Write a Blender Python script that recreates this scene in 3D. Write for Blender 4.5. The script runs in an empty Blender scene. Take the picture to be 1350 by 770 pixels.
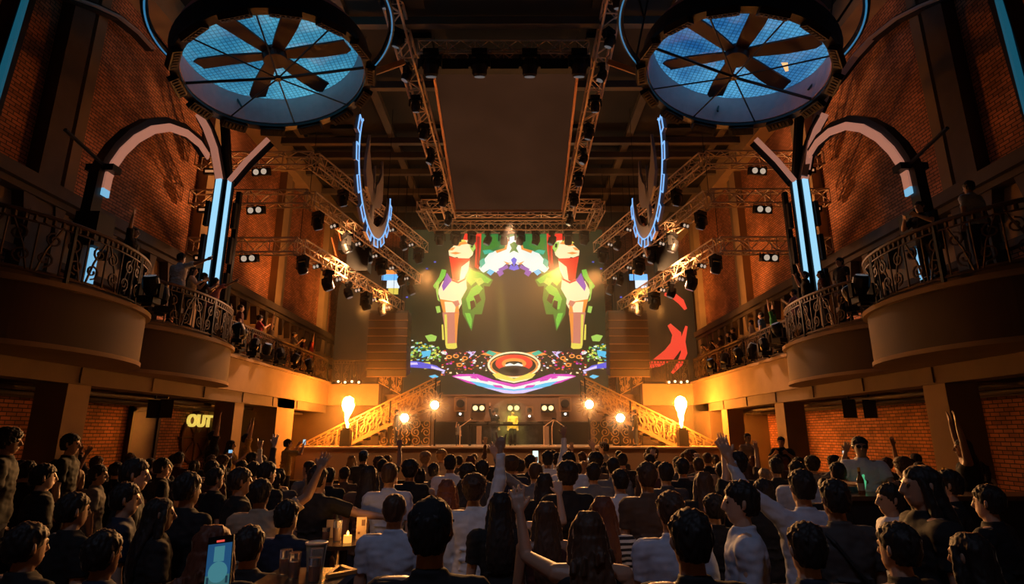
import bpy, bmesh, math, random
from mathutils import Vector, Matrix, Euler
from math import sin, cos, pi, radians as RD

# ---------------------------------------------------------------- camera, light, exposure
SC = bpy.context.scene
CAM = Vector((0.18, 0.0, 2.05))
PITCH, YAW, FPX = 14.07, 0.23, 750.0
cd = bpy.data.cameras.new('camera')
cd.sensor_width = 36.0
cd.lens = 36.0 * FPX / 1350.0
cd.clip_end = 200
cam = bpy.data.objects.new('camera', cd)
SC.collection.objects.link(cam)
cam.location = CAM
cam.rotation_euler = (RD(90 + PITCH), 0, RD(YAW))
SC.camera = cam
SC.view_settings.view_transform = 'Standard'
SC.view_settings.look = 'None'
SC.view_settings.gamma = 1.0
SC.view_settings.use_curve_mapping = False
SC.view_settings.exposure = 0.0
try:
    SC.cycles.use_denoising = True
    SC.cycles.sample_clamp_indirect = 6.0
    SC.cycles.sample_clamp_direct = 0.0
    SC.cycles.max_bounces = 6
    SC.cycles.diffuse_bounces = 1
    SC.cycles.volume_bounces = 0
    SC.cycles.volume_step_rate = 4.0
    SC.cycles.volume_max_steps = 64
except Exception:
    pass
W = bpy.data.worlds.new('world')
SC.world = W
W.use_nodes = True
W.node_tree.nodes['Background'].inputs[0].default_value = (0.02, 0.022, 0.03, 1)
W.node_tree.nodes['Background'].inputs[1].default_value = 0.02

FLAME_POWER = 270.0         # radiance of the two flame jets
DISC_POWER = 1.0            # round ceiling screens
WASH = 2.0                  # orange wash lamps on the side trusses
RIM = 0.65                   # warm moving heads above the stage aimed at the crowd
FRONT_FILL = 560.0  # power of the added blue fill behind the camera
HAZE = 0.024

RM = Euler((RD(90 + PITCH), 0, RD(YAW))).to_matrix()
def ray(px, py):
    return RM @ Vector(((px - 675.0) / FPX, (385.0 - py) / FPX, -1.0))
def P(px, py, Y):
    d = ray(px, py); return CAM + d * ((Y - CAM.y) / d.y)
def PX(px, py, X):
    d = ray(px, py); return CAM + d * ((X - CAM.x) / d.x)
def PZ(px, py, Z):
    d = ray(px, py); return CAM + d * ((Z - CAM.z) / d.z)

# ---------------------------------------------------------------- helpers
COL = SC.collection
MATS = {}
def mat(name, col=(.5, .5, .5), rough=.6, metal=0.0, emit=None, es=0.0, noise=0.0, nscale=8.0, bump=0.0, alpha=1.0, trans=0.0):
    if name in MATS: return MATS[name]
    m = bpy.data.materials.new(name); m.use_nodes = True
    nt = m.node_tree; b = nt.nodes['Principled BSDF']
    b.inputs['Base Color'].default_value = (*col, 1)
    b.inputs['Roughness'].default_value = rough
    b.inputs['Metallic'].default_value = metal
    if trans: b.inputs['Transmission Weight'].default_value = trans
    if emit:
        b.inputs['Emission Color'].default_value = (*emit, 1)
        b.inputs['Emission Strength'].default_value = es
    if noise or bump:
        tc = nt.nodes.new('ShaderNodeTexCoord'); n = nt.nodes.new('ShaderNodeTexNoise')
        n.inputs['Scale'].default_value = nscale; n.inputs['Detail'].default_value = 5
        nt.links.new(tc.outputs['Object'], n.inputs['Vector'])
        if noise:
            mx = nt.nodes.new('ShaderNodeMix'); mx.data_type = 'RGBA'
            mx.inputs[6].default_value = (*[max(0, c * (1 - noise)) for c in col], 1)
            mx.inputs[7].default_value = (*[min(1, c * (1 + noise)) for c in col], 1)
            nt.links.new(n.outputs['Fac'], mx.inputs[0]); nt.links.new(mx.outputs[2], b.inputs['Base Color'])
        if bump:
            bp = nt.nodes.new('ShaderNodeBump'); bp.inputs['Strength'].default_value = bump; bp.inputs['Distance'].default_value = .02
            nt.links.new(n.outputs['Fac'], bp.inputs['Height']); nt.links.new(bp.outputs['Normal'], b.inputs['Normal'])
    MATS[name] = m
    return m

def brick_mat(name, axis, c1, c2, mort, sc=1.0):
    m = bpy.data.materials.new(name); m.use_nodes = True
    nt = m.node_tree; b = nt.nodes['Principled BSDF']; b.inputs['Roughness'].default_value = .8
    tc = nt.nodes.new('ShaderNodeTexCoord'); sp = nt.nodes.new('ShaderNodeSeparateXYZ'); cb = nt.nodes.new('ShaderNodeCombineXYZ')
    nt.links.new(tc.outputs['Object'], sp.inputs[0])
    nt.links.new(sp.outputs['Y' if axis == 'x' else 'X'], cb.inputs['X']); nt.links.new(sp.outputs['Z'], cb.inputs['Y'])
    br = nt.nodes.new('ShaderNodeTexBrick'); nt.links.new(cb.outputs[0], br.inputs['Vector'])
    br.inputs['Color1'].default_value = (*c1, 1); br.inputs['Color2'].default_value = (*c2, 1); br.inputs['Mortar'].default_value = (*mort, 1)
    br.inputs['Scale'].default_value = 1.0 / sc; br.inputs['Brick Width'].default_value = .30; br.inputs['Row Height'].default_value = .105
    br.inputs['Mortar Size'].default_value = .013; br.inputs['Bias'].default_value = -.2
    n = nt.nodes.new('ShaderNodeTexNoise'); n.inputs['Scale'].default_value = .8; n.inputs['Detail'].default_value = 6
    nt.links.new(tc.outputs['Object'], n.inputs['Vector'])
    rp = nt.nodes.new('ShaderNodeMapRange'); rp.inputs[1].default_value = .3; rp.inputs[2].default_value = .7; rp.inputs[3].default_value = .55; rp.inputs[4].default_value = 1.35
    nt.links.new(n.outputs['Fac'], rp.inputs[0])
    mx = nt.nodes.new('ShaderNodeMix'); mx.data_type = 'RGBA'; mx.blend_type = 'MULTIPLY'; mx.inputs[0].default_value = 1
    nt.links.new(br.outputs['Color'], mx.inputs[6]); nt.links.new(rp.outputs[0], mx.inputs[7]); nt.links.new(mx.outputs[2], b.inputs['Base Color'])
    bp = nt.nodes.new('ShaderNodeBump'); bp.inputs['Strength'].default_value = .9; bp.inputs['Distance'].default_value = .03; bp.invert = True
    nt.links.new(br.outputs['Fac'], bp.inputs['Height']); nt.links.new(bp.outputs['Normal'], b.inputs['Normal'])
    MATS[name] = m
    return m

def glow(name, col, s):
    return mat(name, (.02, .02, .02), .5, 0, col, s)

def obj(name, bm, m=None, parent=None, smooth=False, loc=None, kind=None, label=None):
    me = bpy.data.meshes.new(name)
    if isinstance(bm, bmesh.types.BMesh):
        bmesh.ops.recalc_face_normals(bm, faces=bm.faces[:])
        if smooth:
            for f in bm.faces: f.smooth = True
        bm.to_mesh(me); bm.free()
    else:
        me = bm
    o = bpy.data.objects.new(name, me)
    COL.objects.link(o)
    if m is not None:
        for q in (m if isinstance(m, (list, tuple)) else [m]): me.materials.append(q)
    if parent is not None: o.parent = parent
    if loc is not None: o.location = loc
    if kind: o['kind'] = kind
    if label: o['label'] = label
    return o
def tag(o, label, cat, group=None, kind=None):
    o['label'] = label; o['category'] = cat
    if group: o['group'] = group
    if kind: o['kind'] = kind
    return o
def thing(name, label, cat, loc=(0, 0, 0), rz=0, group=None):
    o = bpy.data.objects.new(name, None); COL.objects.link(o); o.empty_display_size = .1
    o.location = loc; o.rotation_euler = (0, 0, rz)
    return tag(o, label, cat, group)
def struct(name, bm, m, smooth=False):
    return obj(name, bm, m, kind='structure', smooth=smooth)
KIDS = {}
def dup(root, loc=None, rot=None, label=None, group=None, scale=None):
    def rec(o, par):
        c = o.copy(); COL.objects.link(c)
        if par is not None: c.parent = par
        for ch in o.children: rec(ch, c)
        return c
    c = rec(root, None)
    if loc is not None: c.location = loc
    if rot is not None: c.rotation_euler = rot
    if scale is not None: c.scale = scale
    if label: c['label'] = label
    if group: c['group'] = group
    return c
class Pool:
    """first use returns the prototype itself, afterwards copies"""
    def __init__(s, proto): s.p = proto; s.used = False
    def put(s, loc, rot, label, group=None, scale=(1, 1, 1)):
        if not s.used:
            s.used = True; o = s.p
            o.location = loc; o.rotation_euler = rot; o.scale = scale; o['label'] = label
            if group: o['group'] = group
            return o
        return dup(s.p, loc, rot, label, group, scale)

def BM(): return bmesh.new()
def box(bm, x0, x1, y0, y1, z0, z1, mi=0, M=None):
    vs = [bm.verts.new(Vector(p) if M is None else M @ Vector(p)) for p in
          ((x0, y0, z0), (x1, y0, z0), (x1, y1, z0), (x0, y1, z0), (x0, y0, z1), (x1, y0, z1), (x1, y1, z1), (x0, y1, z1))]
    for q in ((0, 3, 2, 1), (4, 5, 6, 7), (0, 1, 5, 4), (1, 2, 6, 5), (2, 3, 7, 6), (3, 0, 4, 7)):
        f = bm.faces.new([vs[i] for i in q]); f.material_index = mi
def cbox(bm, c, s, mi=0, M=None):
    box(bm, c[0] - s[0] / 2, c[0] + s[0] / 2, c[1] - s[1] / 2, c[1] + s[1] / 2, c[2] - s[2] / 2, c[2] + s[2] / 2, mi, M)
def frame_of(d):
    d = d.normalized(); up = Vector((0, 0, 1)) if abs(d.z) < .95 else Vector((1, 0, 0))
    s = d.cross(up).normalized(); return s, s.cross(d).normalized()
def tube(bm, pts, r, n=6, closed=False, mi=0, cap=True):
    pts = [Vector(p) for p in pts]; N = len(pts)
    rr = r if isinstance(r, (list, tuple)) else [r] * N
    rings = []; ps = None
    for i, p in enumerate(pts):
        if closed: d = pts[(i + 1) % N] - pts[i - 1]
        else: d = pts[min(i + 1, N - 1)] - pts[max(i - 1, 0)]
        if d.length < 1e-9: d = Vector((0, 0, 1))
        d.normalize()
        if ps is None: s, u = frame_of(d)
        else:
            s = ps - d * ps.dot(d)
            if s.length < 1e-6: s, _ = frame_of(d)
            s.normalize(); u = s.cross(d)
        ps = s
        rings.append([bm.verts.new(p + (s * cos(2 * pi * k / n + pi / n) + u * sin(2 * pi * k / n + pi / n)) * rr[i]) for k in range(n)])
    for i in range(N if closed else N - 1):
        a, b = rings[i], rings[(i + 1) % N]
        for k in range(n):
            f = bm.faces.new((a[k], a[(k + 1) % n], b[(k + 1) % n], b[k])); f.material_index = mi
    if cap and not closed:
        for rg in (rings[0], rings[-1]):
            f = bm.faces.new(rg); f.material_index = mi
def beam(bm, a, b, w, h, mi=0, up=(0, 0, 1)):
    """square section bar from a to b, w sideways, h along up"""
    a, b = Vector(a), Vector(b); d = (b - a).normalized(); u = Vector(up); s = d.cross(u)
    if s.length < 1e-4: s = d.cross(Vector((0, 1, 0)))
    s.normalize(); u = s.cross(d).normalized()
    A = [bm.verts.new(a + s * x * w / 2 + u * y * h / 2) for x, y in ((-1, -1), (1, -1), (1, 1), (-1, 1))]
    B = [bm.verts.new(b + s * x * w / 2 + u * y * h / 2) for x, y in ((-1, -1), (1, -1), (1, 1), (-1, 1))]
    for k in range(4):
        f = bm.faces.new((A[k], A[(k + 1) % 4], B[(k + 1) % 4], B[k])); f.material_index = mi
    bm.faces.new(A[::-1]).material_index = mi; bm.faces.new(B).material_index = mi
def ribbon(bm, pts, side, w, t, mi=0):
    """band through pts, width w along side vector(s), thickness t across"""
    pts = [Vector(p) for p in pts]; rings = []
    for i, p in enumerate(pts):
        d = (pts[min(i + 1, len(pts) - 1)] - pts[max(i - 1, 0)]).normalized()
        s = Vector(side); s = (s - d * s.dot(d)).normalized(); n = d.cross(s).normalized()
        rings.append([bm.verts.new(p + s * a * w / 2 + n * b * t / 2) for a, b in ((-1, -1), (1, -1), (1, 1), (-1, 1))])
    for i in range(len(rings) - 1):
        for k in range(4):
            f = bm.faces.new((rings[i][k], rings[i][(k + 1) % 4], rings[i + 1][(k + 1) % 4], rings[i + 1][k])); f.material_index = mi
    bm.faces.new(rings[0][::-1]).material_index = mi; bm.faces.new(rings[-1]).material_index = mi
def disc(bm, c, ax, r, t, n=24, mi=0, r2=None):
    c = Vector(c); ax = Vector(ax).normalized(); s, u = frame_of(ax); r2 = r if r2 is None else r2
    A = [bm.verts.new(c - ax * t / 2 + (s * cos(2 * pi * k / n) + u * sin(2 * pi * k / n)) * r) for k in range(n)]
    B = [bm.verts.new(c + ax * t / 2 + (s * cos(2 * pi * k / n) + u * sin(2 * pi * k / n)) * r2) for k in range(n)]
    for k in range(n):
        bm.faces.new((A[k], A[(k + 1) % n], B[(k + 1) % n], B[k])).material_index = mi
    bm.faces.new(A[::-1]).material_index = mi; bm.faces.new(B).material_index = mi
def ball(bm, c, r, sub=2, mi=0, sc=(1, 1, 1)):
    g = bmesh.ops.create_icosphere(bm, subdivisions=sub, radius=1.0)
    for v in g['verts']:
        v.co = Vector((v.co.x * r * sc[0] + c[0], v.co.y * r * sc[1] + c[1], v.co.z * r * sc[2] + c[2]))
    for v in g['verts']:
        for f in v.link_faces: f.material_index = mi; f.smooth = True
def prism(bm, pts, ext, mi=0):
    A = [bm.verts.new(Vector(p)) for p in pts]; B = [bm.verts.new(Vector(p) + Vector(ext)) for p in pts]
    n = len(A)
    for k in range(n): bm.faces.new((A[k], A[(k + 1) % n], B[(k + 1) % n], B[k])).material_index = mi
    bm.faces.new(A[::-1]).material_index = mi; bm.faces.new(B).material_index = mi
def ORD(i): return ['first', 'second', 'third', 'fourth', 'fifth', 'sixth', 'seventh', 'eighth', 'ninth', 'tenth', 'eleventh', 'twelfth', 'thirteenth', 'fourteenth'][i]
SIDE = {-1: 'left', 1: 'right'}

# ---------------------------------------------------------------- materials
BR = brick_mat('brick_side', 'x', (.66, .26, .13), (.36, .13, .065), (.09, .055, .04), .9)
BRB = brick_mat('brick_back', 'y', (.50, .19, .10), (.30, .11, .055), (.12, .08, .06), .9)
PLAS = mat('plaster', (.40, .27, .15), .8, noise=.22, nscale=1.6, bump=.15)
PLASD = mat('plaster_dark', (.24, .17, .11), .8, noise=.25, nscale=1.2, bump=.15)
CEIL = mat('ceiling_black', (.035, .03, .027), .85, noise=.3, nscale=.7)
STEEL = mat('roof_steel', (.16, .13, .10), .6, noise=.3, nscale=2)
FLR = mat('floor_dark', (.10, .075, .06), .45, noise=.3, nscale=2, bump=.1)
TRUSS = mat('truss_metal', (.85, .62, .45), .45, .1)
BLK = mat('black_metal', (.012, .012, .014), .45, .2)
BLKM = mat('black_matte', (.018, .018, .02), .7)
IRON = mat('wrought_iron', (.11, .07, .04), .5, .4)
IRONL = mat('lit_iron', (.55, .36, .16), .45, .3)  # iron of the stage stairs, with the yellow stage light in its colour
WHM = mat('white_metal', (.62, .50, .46), .4, .15)
WOOD = mat('wood_brown', (.20, .10, .05), .5, noise=.35, nscale=4)
BAYM = mat('bay_plaster_shaded', (.095, .06, .035), .7, noise=.3, nscale=1.2, bump=.15)  # darker plaster of the bays, lowered further to carry the near-end shade
WSTG = mat('stage_side_wall', (.16, .10, .055), .8, noise=.2, nscale=1.5)
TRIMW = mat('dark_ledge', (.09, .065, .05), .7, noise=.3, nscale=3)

# ---------------------------------------------------------------- room shell
XW, YB, ZC, XF = 11.3, 36.0, 15.6, 8.7
b = BM(); box(b, -14, 14, -7, 38, -.2, 0); struct('floor', b, FLR)
b = BM(); box(b, -XW - .4, XW + .4, -7, YB + .4, ZC, ZC + .3); struct('ceiling', b, CEIL)
for s in (-1, 1):
    b = BM(); box(b, s * XW, s * (XW + .4), -7, YB + .4, 0, ZC); struct('wall_' + SIDE[s], b, BR)
b = BM(); box(b, -XW, XW, YB, YB + .4, 0, ZC); struct('wall_back', b, BRB)
b = BM(); box(b, -XW, XW, -7.4, -7, 0, ZC); struct('wall_behind', b, BLKM)
# walls that close the space under the balconies beside the stage
for s in (-1, 1):
    b = BM(); box(b, s * XW, s * 6.3, 28.0, 28.3, 0, 4.35); struct('wall_stage_' + SIDE[s], b, WSTG)
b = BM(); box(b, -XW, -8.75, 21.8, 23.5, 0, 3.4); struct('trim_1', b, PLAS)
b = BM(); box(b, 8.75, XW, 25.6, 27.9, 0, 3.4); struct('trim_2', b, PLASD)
# roof beams
n = 3
b = BM()
for y in (8, 12, 16, 19.5, 23.8, 25.2, 27, 29.4, 32):
    box(b, -XW, XW, y - .12, y + .12, ZC - .55, ZC - .25)
struct('ceiling_beam_cross', b, STEEL)
b = BM()
for x in (-9.6, -5.45, 5.45, 9.6):
    box(b, x - .16, x + .16, -6, YB, ZC - .28, ZC)
struct('ceiling_beam_long', b, STEEL)
b = BM()
for x in (-7.6, -3.2, 3.2, 7.6):
    for y in range(-4, 35, 3):
        box(b, x - .5, x + .5, y, y + 1.6, ZC - .2, ZC)
struct('ceiling_panel', b, BLKM)
for s in (-1, 1):
    b = BM(); box(b, s * (XW - .75), s * XW, -7, YB, ZC - 1.0, ZC); struct('trim_%d' % n, b, PLAS); n += 1
    # pilasters
    for y in (6.0, 12.5, 19.3, 26.0, 32.7):
        b = BM(); box(b, s * (XW - .35), s * XW, y - .3, y + .35, 4.4, ZC - 1); struct('trim_%d' % n, b, PLAS if y > 14 else TRIMW); n += 1  # near pilasters take the dark ledge tone, shade put into the colour
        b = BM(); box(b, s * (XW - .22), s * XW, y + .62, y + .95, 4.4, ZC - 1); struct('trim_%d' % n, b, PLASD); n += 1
    # ledge with pointed corbels
    b = BM()
    box(b, s * (XW - .6), s * XW, -7, YB, 7.55, 7.85)
    box(b, s * (XW - .45), s * XW, -7, YB, 7.40, 7.55)
    y = 1.0
    while y < YB - .5:
        prism(b, [(s * XW, y - .17, 7.4), (s * XW, y + .17, 7.4), (s * XW, y, 6.65)], (-s * .40, 0, 0))
        y += .92
    struct('trim_%d' % n, b, TRIMW); n += 1
    b = BM(); box(b, s * (XW - .12), s * XW, -7, YB, 6.2, 7.4); struct('trim_%d' % n, b, PLAS); n += 1
    b = BM(); box(b, s * (XW - .2), s * XW, -7, YB, 6.05, 6.22); struct('trim_%d' % n, b, TRIMW); n += 1

# ---------------------------------------------------------------- balconies
def bump_(Y, c, a, bb):
    t = abs((Y - c) / a)
    return 0 if t >= 1 else bb * (1 - t ** 2) ** .5
def front(Y):
    return XF - max(bump_(Y, 10.2, 2.3, 1.5), bump_(Y, 14.75, 2.3, .95), bump_(Y, 4.0, 2.6, 1.2))
ZB0, ZB1 = 3.4, 4.4
YS = [-7 + i * .5 for i in range(16)]
y = 1.0
while y < 17.4: YS.append(y); y += .1
YS += [17.5, 19, 21, 23, 25, 27.5]
def slab(bm, s, z0, z1, off, yend=27.5):
    A = []; B = []
    for Y in YS:
        x = s * (front(Y) - off)
        A.append(bm.verts.new((x, min(Y, yend), z0))); B.append(bm.verts.new((x, min(Y, yend), z1)))
    xw = s * XW
    C = [bm.verts.new((xw, v.co.y, z0)) for v in A]; D = [bm.verts.new((xw, v.co.y, z1)) for v in A]
    for i in range(len(A) - 1):
        bm.faces.new((A[i], A[i + 1], B[i + 1], B[i]))
        bm.faces.new((B[i], B[i + 1], D[i + 1], D[i]))
        bm.faces.new((A[i], C[i], C[i + 1], A[i + 1]))
    bm.faces.new((A[-1], C[-1], D[-1], B[-1])); bm.faces.new((A[0], B[0], D[0], C[0]))
for s in (-1, 1):
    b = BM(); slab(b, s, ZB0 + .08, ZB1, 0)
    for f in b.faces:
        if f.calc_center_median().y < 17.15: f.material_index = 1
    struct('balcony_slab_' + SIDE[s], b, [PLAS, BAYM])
    b = BM(); slab(b, s, ZB1, ZB1 + .09, .10); slab(b, s, ZB0, ZB0 + .08, .04)
    struct('trim_%d' % n, b, PLAS); n += 1
    b = BM(); slab(b, s, ZB1, ZB1 + .29, -.24, 27.3)
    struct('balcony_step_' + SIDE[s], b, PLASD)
    # landing across towards the stage
    b = BM(); box(b, s * 6.3, s * XW, 27.5, 30.5, ZB0, ZB1); struct('landing_slab_' + SIDE[s], b, PLAS)
    # beams and pipes under the balcony
    b = BM()
    for y in (4.7, 7.1, 9.5, 11.9, 14.3, 16.7, 19.1, 21.5, 23.9):
        box(b, s * 8.72, s * XW, y - .17, y + .17, 3.08, 3.4)
    box(b, s * 8.75, s * 9.25, -7, 27.5, 3.05, 3.42)
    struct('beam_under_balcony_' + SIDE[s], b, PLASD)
    for k, (x, z) in enumerate(((9.7, 2.98), (10.4, 2.93), (10.75, 2.9))):
        b = BM(); tube(b, [(s * x, -5, z), (s * x, 27, z)], .055, 8)
        tag(obj('ceiling_pipe', b, STEEL), 'steel pipe under %s balcony, %s from the room side' % (SIDE[s], ORD(k)), 'pipe', 'pipes under the balconies')
    # columns
    for y in (-.4, 4.5, 9.4 if s < 0 else 9.6, 11.85, 14.3, 18.9, 23.9):
        if abs(y - 14.3) < .1: x0, x1 = XW - .30, XW
        elif y < 10 and y > 9: continue
        elif y > 23 and s < 0: continue
        else: x0, x1 = 8.8, 9.45
        b = BM(); box(b, s * x0, s * x1, y - .32, y + .32, 0, 3.1)
        struct('column_%s_%d' % (SIDE[s], round(y + 1)), b, PLAS)
    # pilaster strips on the lower wall
# doors on the lower left wall
b = BM(); box(b, -XW, -XW + .10, 17.35, 18.55, 0, 2.75); struct('door_1', b, mat('door_dark', (.13, .05, .03), .5, noise=.2))
b = BM()
for y0, y1, z0, z1 in ((17.25, 17.37, 0, 2.85), (18.53, 18.65, 0, 2.85), (17.25, 18.65, 2.73, 2.88)):
    box(b, -XW, -XW + .15, y0, y1, z0, z1)
struct('trim_door', b, mat('door_frame', (.10, .05, .03), .5))

# wrought-iron railings ------------------------------------------------------
def spiral(c, r0, r1, a0, turns, dirn, n=15):
    return [(c[0] + (r0 + (r1 - r0) * i / n) * cos(a0 + dirn * 2 * pi * turns * i / n),
             c[1] + (r0 + (r1 - r0) * i / n) * sin(a0 + dirn * 2 * pi * turns * i / n)) for i in range(n + 1)]
def railing(label, path, H=1.08, group='wrought iron railings', base=.12, cell=.42, posts=5, thick=.018, M_=None):
    """path: list of Vectors (foot line). scroll work between"""
    path = [Vector(p) for p in path]; IR = M_ or IRON
    cum = [0]
    for i in range(1, len(path)): cum.append(cum[-1] + (path[i] - path[i - 1]).length)
    L = cum[-1]
    def at(sv):
        sv = min(max(sv, 0), L)
        for i in range(1, len(path)):
            if sv <= cum[i] or i == len(path) - 1:
                t = (sv - cum[i - 1]) / max(1e-9, cum[i] - cum[i - 1])
                return path[i - 1].lerp(path[i], t)
    def m(sv, z): return at(sv) + Vector((0, 0, z))
    root = thing('iron_railing', label, 'railing', (0, 0, 0), 0, group)
    b = BM(); tube(b, [p + Vector((0, 0, H)) for p in path], .042, 6); obj('handrail', b, IR, root)
    b = BM(); tube(b, [p + Vector((0, 0, base)) for p in path], .022, 4); tube(b, [p + Vector((0, 0, H - .14)) for p in path], .018, 4)
    obj('rail_bar', b, IR, root)
    nc = max(1, round(L / cell)); c = L / nc
    b = BM()
    h = H - .14 - base
    for i in range(nc):
        s0 = i * c; sm = s0 + c / 2; f = 1 if i % 2 else -1
        for (cs, cz, rr, a0, d) in ((sm - f * c * .12, base + h * .30, c * .34, -pi / 2, f), (sm + f * c * .12, base + h * .72, c * .32, pi / 2, f)):
            tube(b, [m(x, z) for x, z in spiral((cs, cz), rr, rr * .25, a0, 1.35, d, 14)], thick, 4, cap=False)
        tube(b, [m(sm - f * c * .35, base), m(sm - f * c * .1, base + h * .5), m(sm + f * c * .35, base + h)], thick, 4, cap=False)
        tube(b, [m(s0, base), m(s0, H - .14)], thick * .9, 4, cap=False)
        for k in range(3):
            q = m(s0 + c * (k + .5) / 3, H - .07); tube(b, [q + Vector((0, 0, -.05)), q + Vector((0, 0, .05))], .03, 4, cap=False)
    obj('scrollwork', b, IR, root)
    np_ = max(2, round(L / 2.1))
    for i in range(np_ + 1):
        b = BM(); q = at(L * i / np_); box(b, q.x - .03, q.x + .03, q.y - .03, q.y + .03, q.z, q.z + H); obj('post', b, BLK, root)
    return root
for s in (-1, 1):
    off = -.10
    def fp(y0, y1, st=.3):
        k = max(2, int((y1 - y0) / st)); return [Vector((s * (front(y0 + (y1 - y0) * i / k) + .10), y0 + (y1 - y0) * i / k, ZB1 + .09)) for i in range(k + 1)]
    railing('black iron scroll railing on the nearest curved bay of the %s balcony' % SIDE[s], fp(7.95, 12.42, .15))
    railing('iron scroll railing on the second curved bay of the %s balcony' % SIDE[s], fp(12.5, 17.05, .15))
    railing('orange-lit iron scroll railing on the straight run of the %s balcony' % SIDE[s], fp(17.15, 27.4))
    railing('iron scroll railing across the end of the %s balcony towards the stage' % SIDE[s],
            [(s * 8.6, 27.55, ZB1 + .05), (s * 6.4, 27.55, ZB1 + .05)])
    railing('dark iron railing on the balcony edge closest to the camera, %s side' % SIDE[s], fp(1.6, 7.85))
# ---------------------------------------------------------------- stage
STG = mat('stage_panel', (.42, .27, .17), .55, noise=.12, nscale=1.5)
STGD = mat('stage_deck', (.16, .10, .07), .35, noise=.2, nscale=3)
YF, ZS = 24.0, 1.57
b = BM(); box(b, -8.7, 8.7, YF, 35.9, 0, ZS - .06); struct('stage_platform', b, STG)
b = BM(); box(b, -8.75, 8.75, YF - .12, 35.9, ZS - .06, ZS); tag(obj('stage_edge', b, mat('stage_lip', (.75, .55, .38), .5)), 'pale lit lip and deck along the top of the stage front', 'stage edge')
b = BM()
box(b, -8.8, 8.8, 22.2, 22.3, 0, .35); box(b, -8.8, 8.8, 22.1, 22.4, .33, .40)
tag(obj('crowd_barrier', b, BLK), 'low black barrier on the floor in front of the stage', 'barrier')
# raised back stage with dark recess (booth band)
YR = 28.6
b = BM(); box(b, -6.2, 6.2, YR, 30.6, 2.75, 3.9); box(b, -6.25, 6.25, YR - .08, 30.6, 3.9, 3.98); box(b, -6.25, 6.25, YR - .05, 30.6, 2.68, 2.75)
struct('stage_riser', b, mat('riser_front', (.24, .13, .08), .5, noise=.2, nscale=2))
b = BM(); box(b, -6.1, 6.1, 30.0, 30.2, ZS, 2.7); struct('stage_recess_wall', b, BLKM)
for k, x in enumerate((-5.8, -3.9, -1.55, 1.75, 4.0, 5.8)):
    b = BM(); box(b, x - .12, x + .12, YR + .1, YR + .35, ZS, 2.7); struct('stage_pillar_%d' % (k + 1), b, mat('riser_post', (.30, .17, .10), .5))
# speakers / subwoofers boxes on stage sides
def subw(x, y, w, h, d, lab):
    t = thing('subwoofer', lab, 'speaker', (x, y, ZS))
    b = BM(); box(b, -w / 2, w / 2, 0, d, 0, h); obj('cabinet', b, BLKM, t)
    b = BM(); box(b, -w / 2 + .05, w / 2 - .05, -.03, 0, .05, h - .05); obj('grille', b, mat('grille', (.05, .04, .035), .5, .5), t)
subw(-5.0, 26.0, .9, 1.0, .8, 'dark speaker box on the stage under the left staircase')
subw(5.1, 26.0, .9, 1.0, .8, 'dark speaker box on the stage under the right staircase')
# DJ table
t = thing('dj_table', 'dark deck table with mixers at the middle of the stage', 'table', (0, 26.2, ZS))
b = BM(); box(b, -1.9, 1.9, -.35, .35, .86, .93); obj('table_top', b, BLK, t)
for sx in (-1, 1):
    b = BM(); box(b, sx * 1.8 - .04, sx * 1.8 + .04, -.3, .3, 0, .86); obj('leg', b, BLK, t)
for k, x in enumerate((-1.3, -.75, -.1, .55, 1.1)):
    t = thing('media_player', 'flat deck unit on the stage table, %s from its left end' % ORD(k), 'music player', (x, 26.2, ZS + .93), 0, 'decks on the stage table')
    b = BM(); box(b, -.22, .22, -.2, .2, 0, .09); obj('body', b, mat('deck_grey', (.12, .11, .10), .4, .3), t)
    b = BM(); disc(b, (0, -.02, .1), (0, 0, 1), .12, .03, 20); obj('jog_wheel', b, mat('deck_silver', (.5, .42, .35), .3, .8), t)
# small desk lamps / stands either side of the stage middle
for px, py, dx in ((606, 588, 1), (717, 588, 1), (745, 588, -1), (728, 588, .2)):
    p = P(px, py, 25.2); p.z = ZS
    t = thing('microphone_stand', 'thin pale microphone stand, %s of the yellow-lit performer' % ('left' if px < 670 else ('right, nearest him' if px == 717 else ('far right' if px == 745 else 'right, a short upright one'))), 'microphone stand', p)
    b = BM(); tube(b, [(0, 0, 0), (0, 0, .85)], .02, 6); disc(b, (0, 0, .02), (0, 0, 1), .16, .04, 12); obj('pole', b, TRUSS, t)
    b = BM(); tube(b, [(0, 0, .8), (dx * .5, 0, 1.15)], .018, 6); obj('boom', b, TRUSS, t)
    b = BM(); ball(b, (dx * .5, 0, 1.15), .045, 1); obj('microphone', b, BLK, t)

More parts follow.
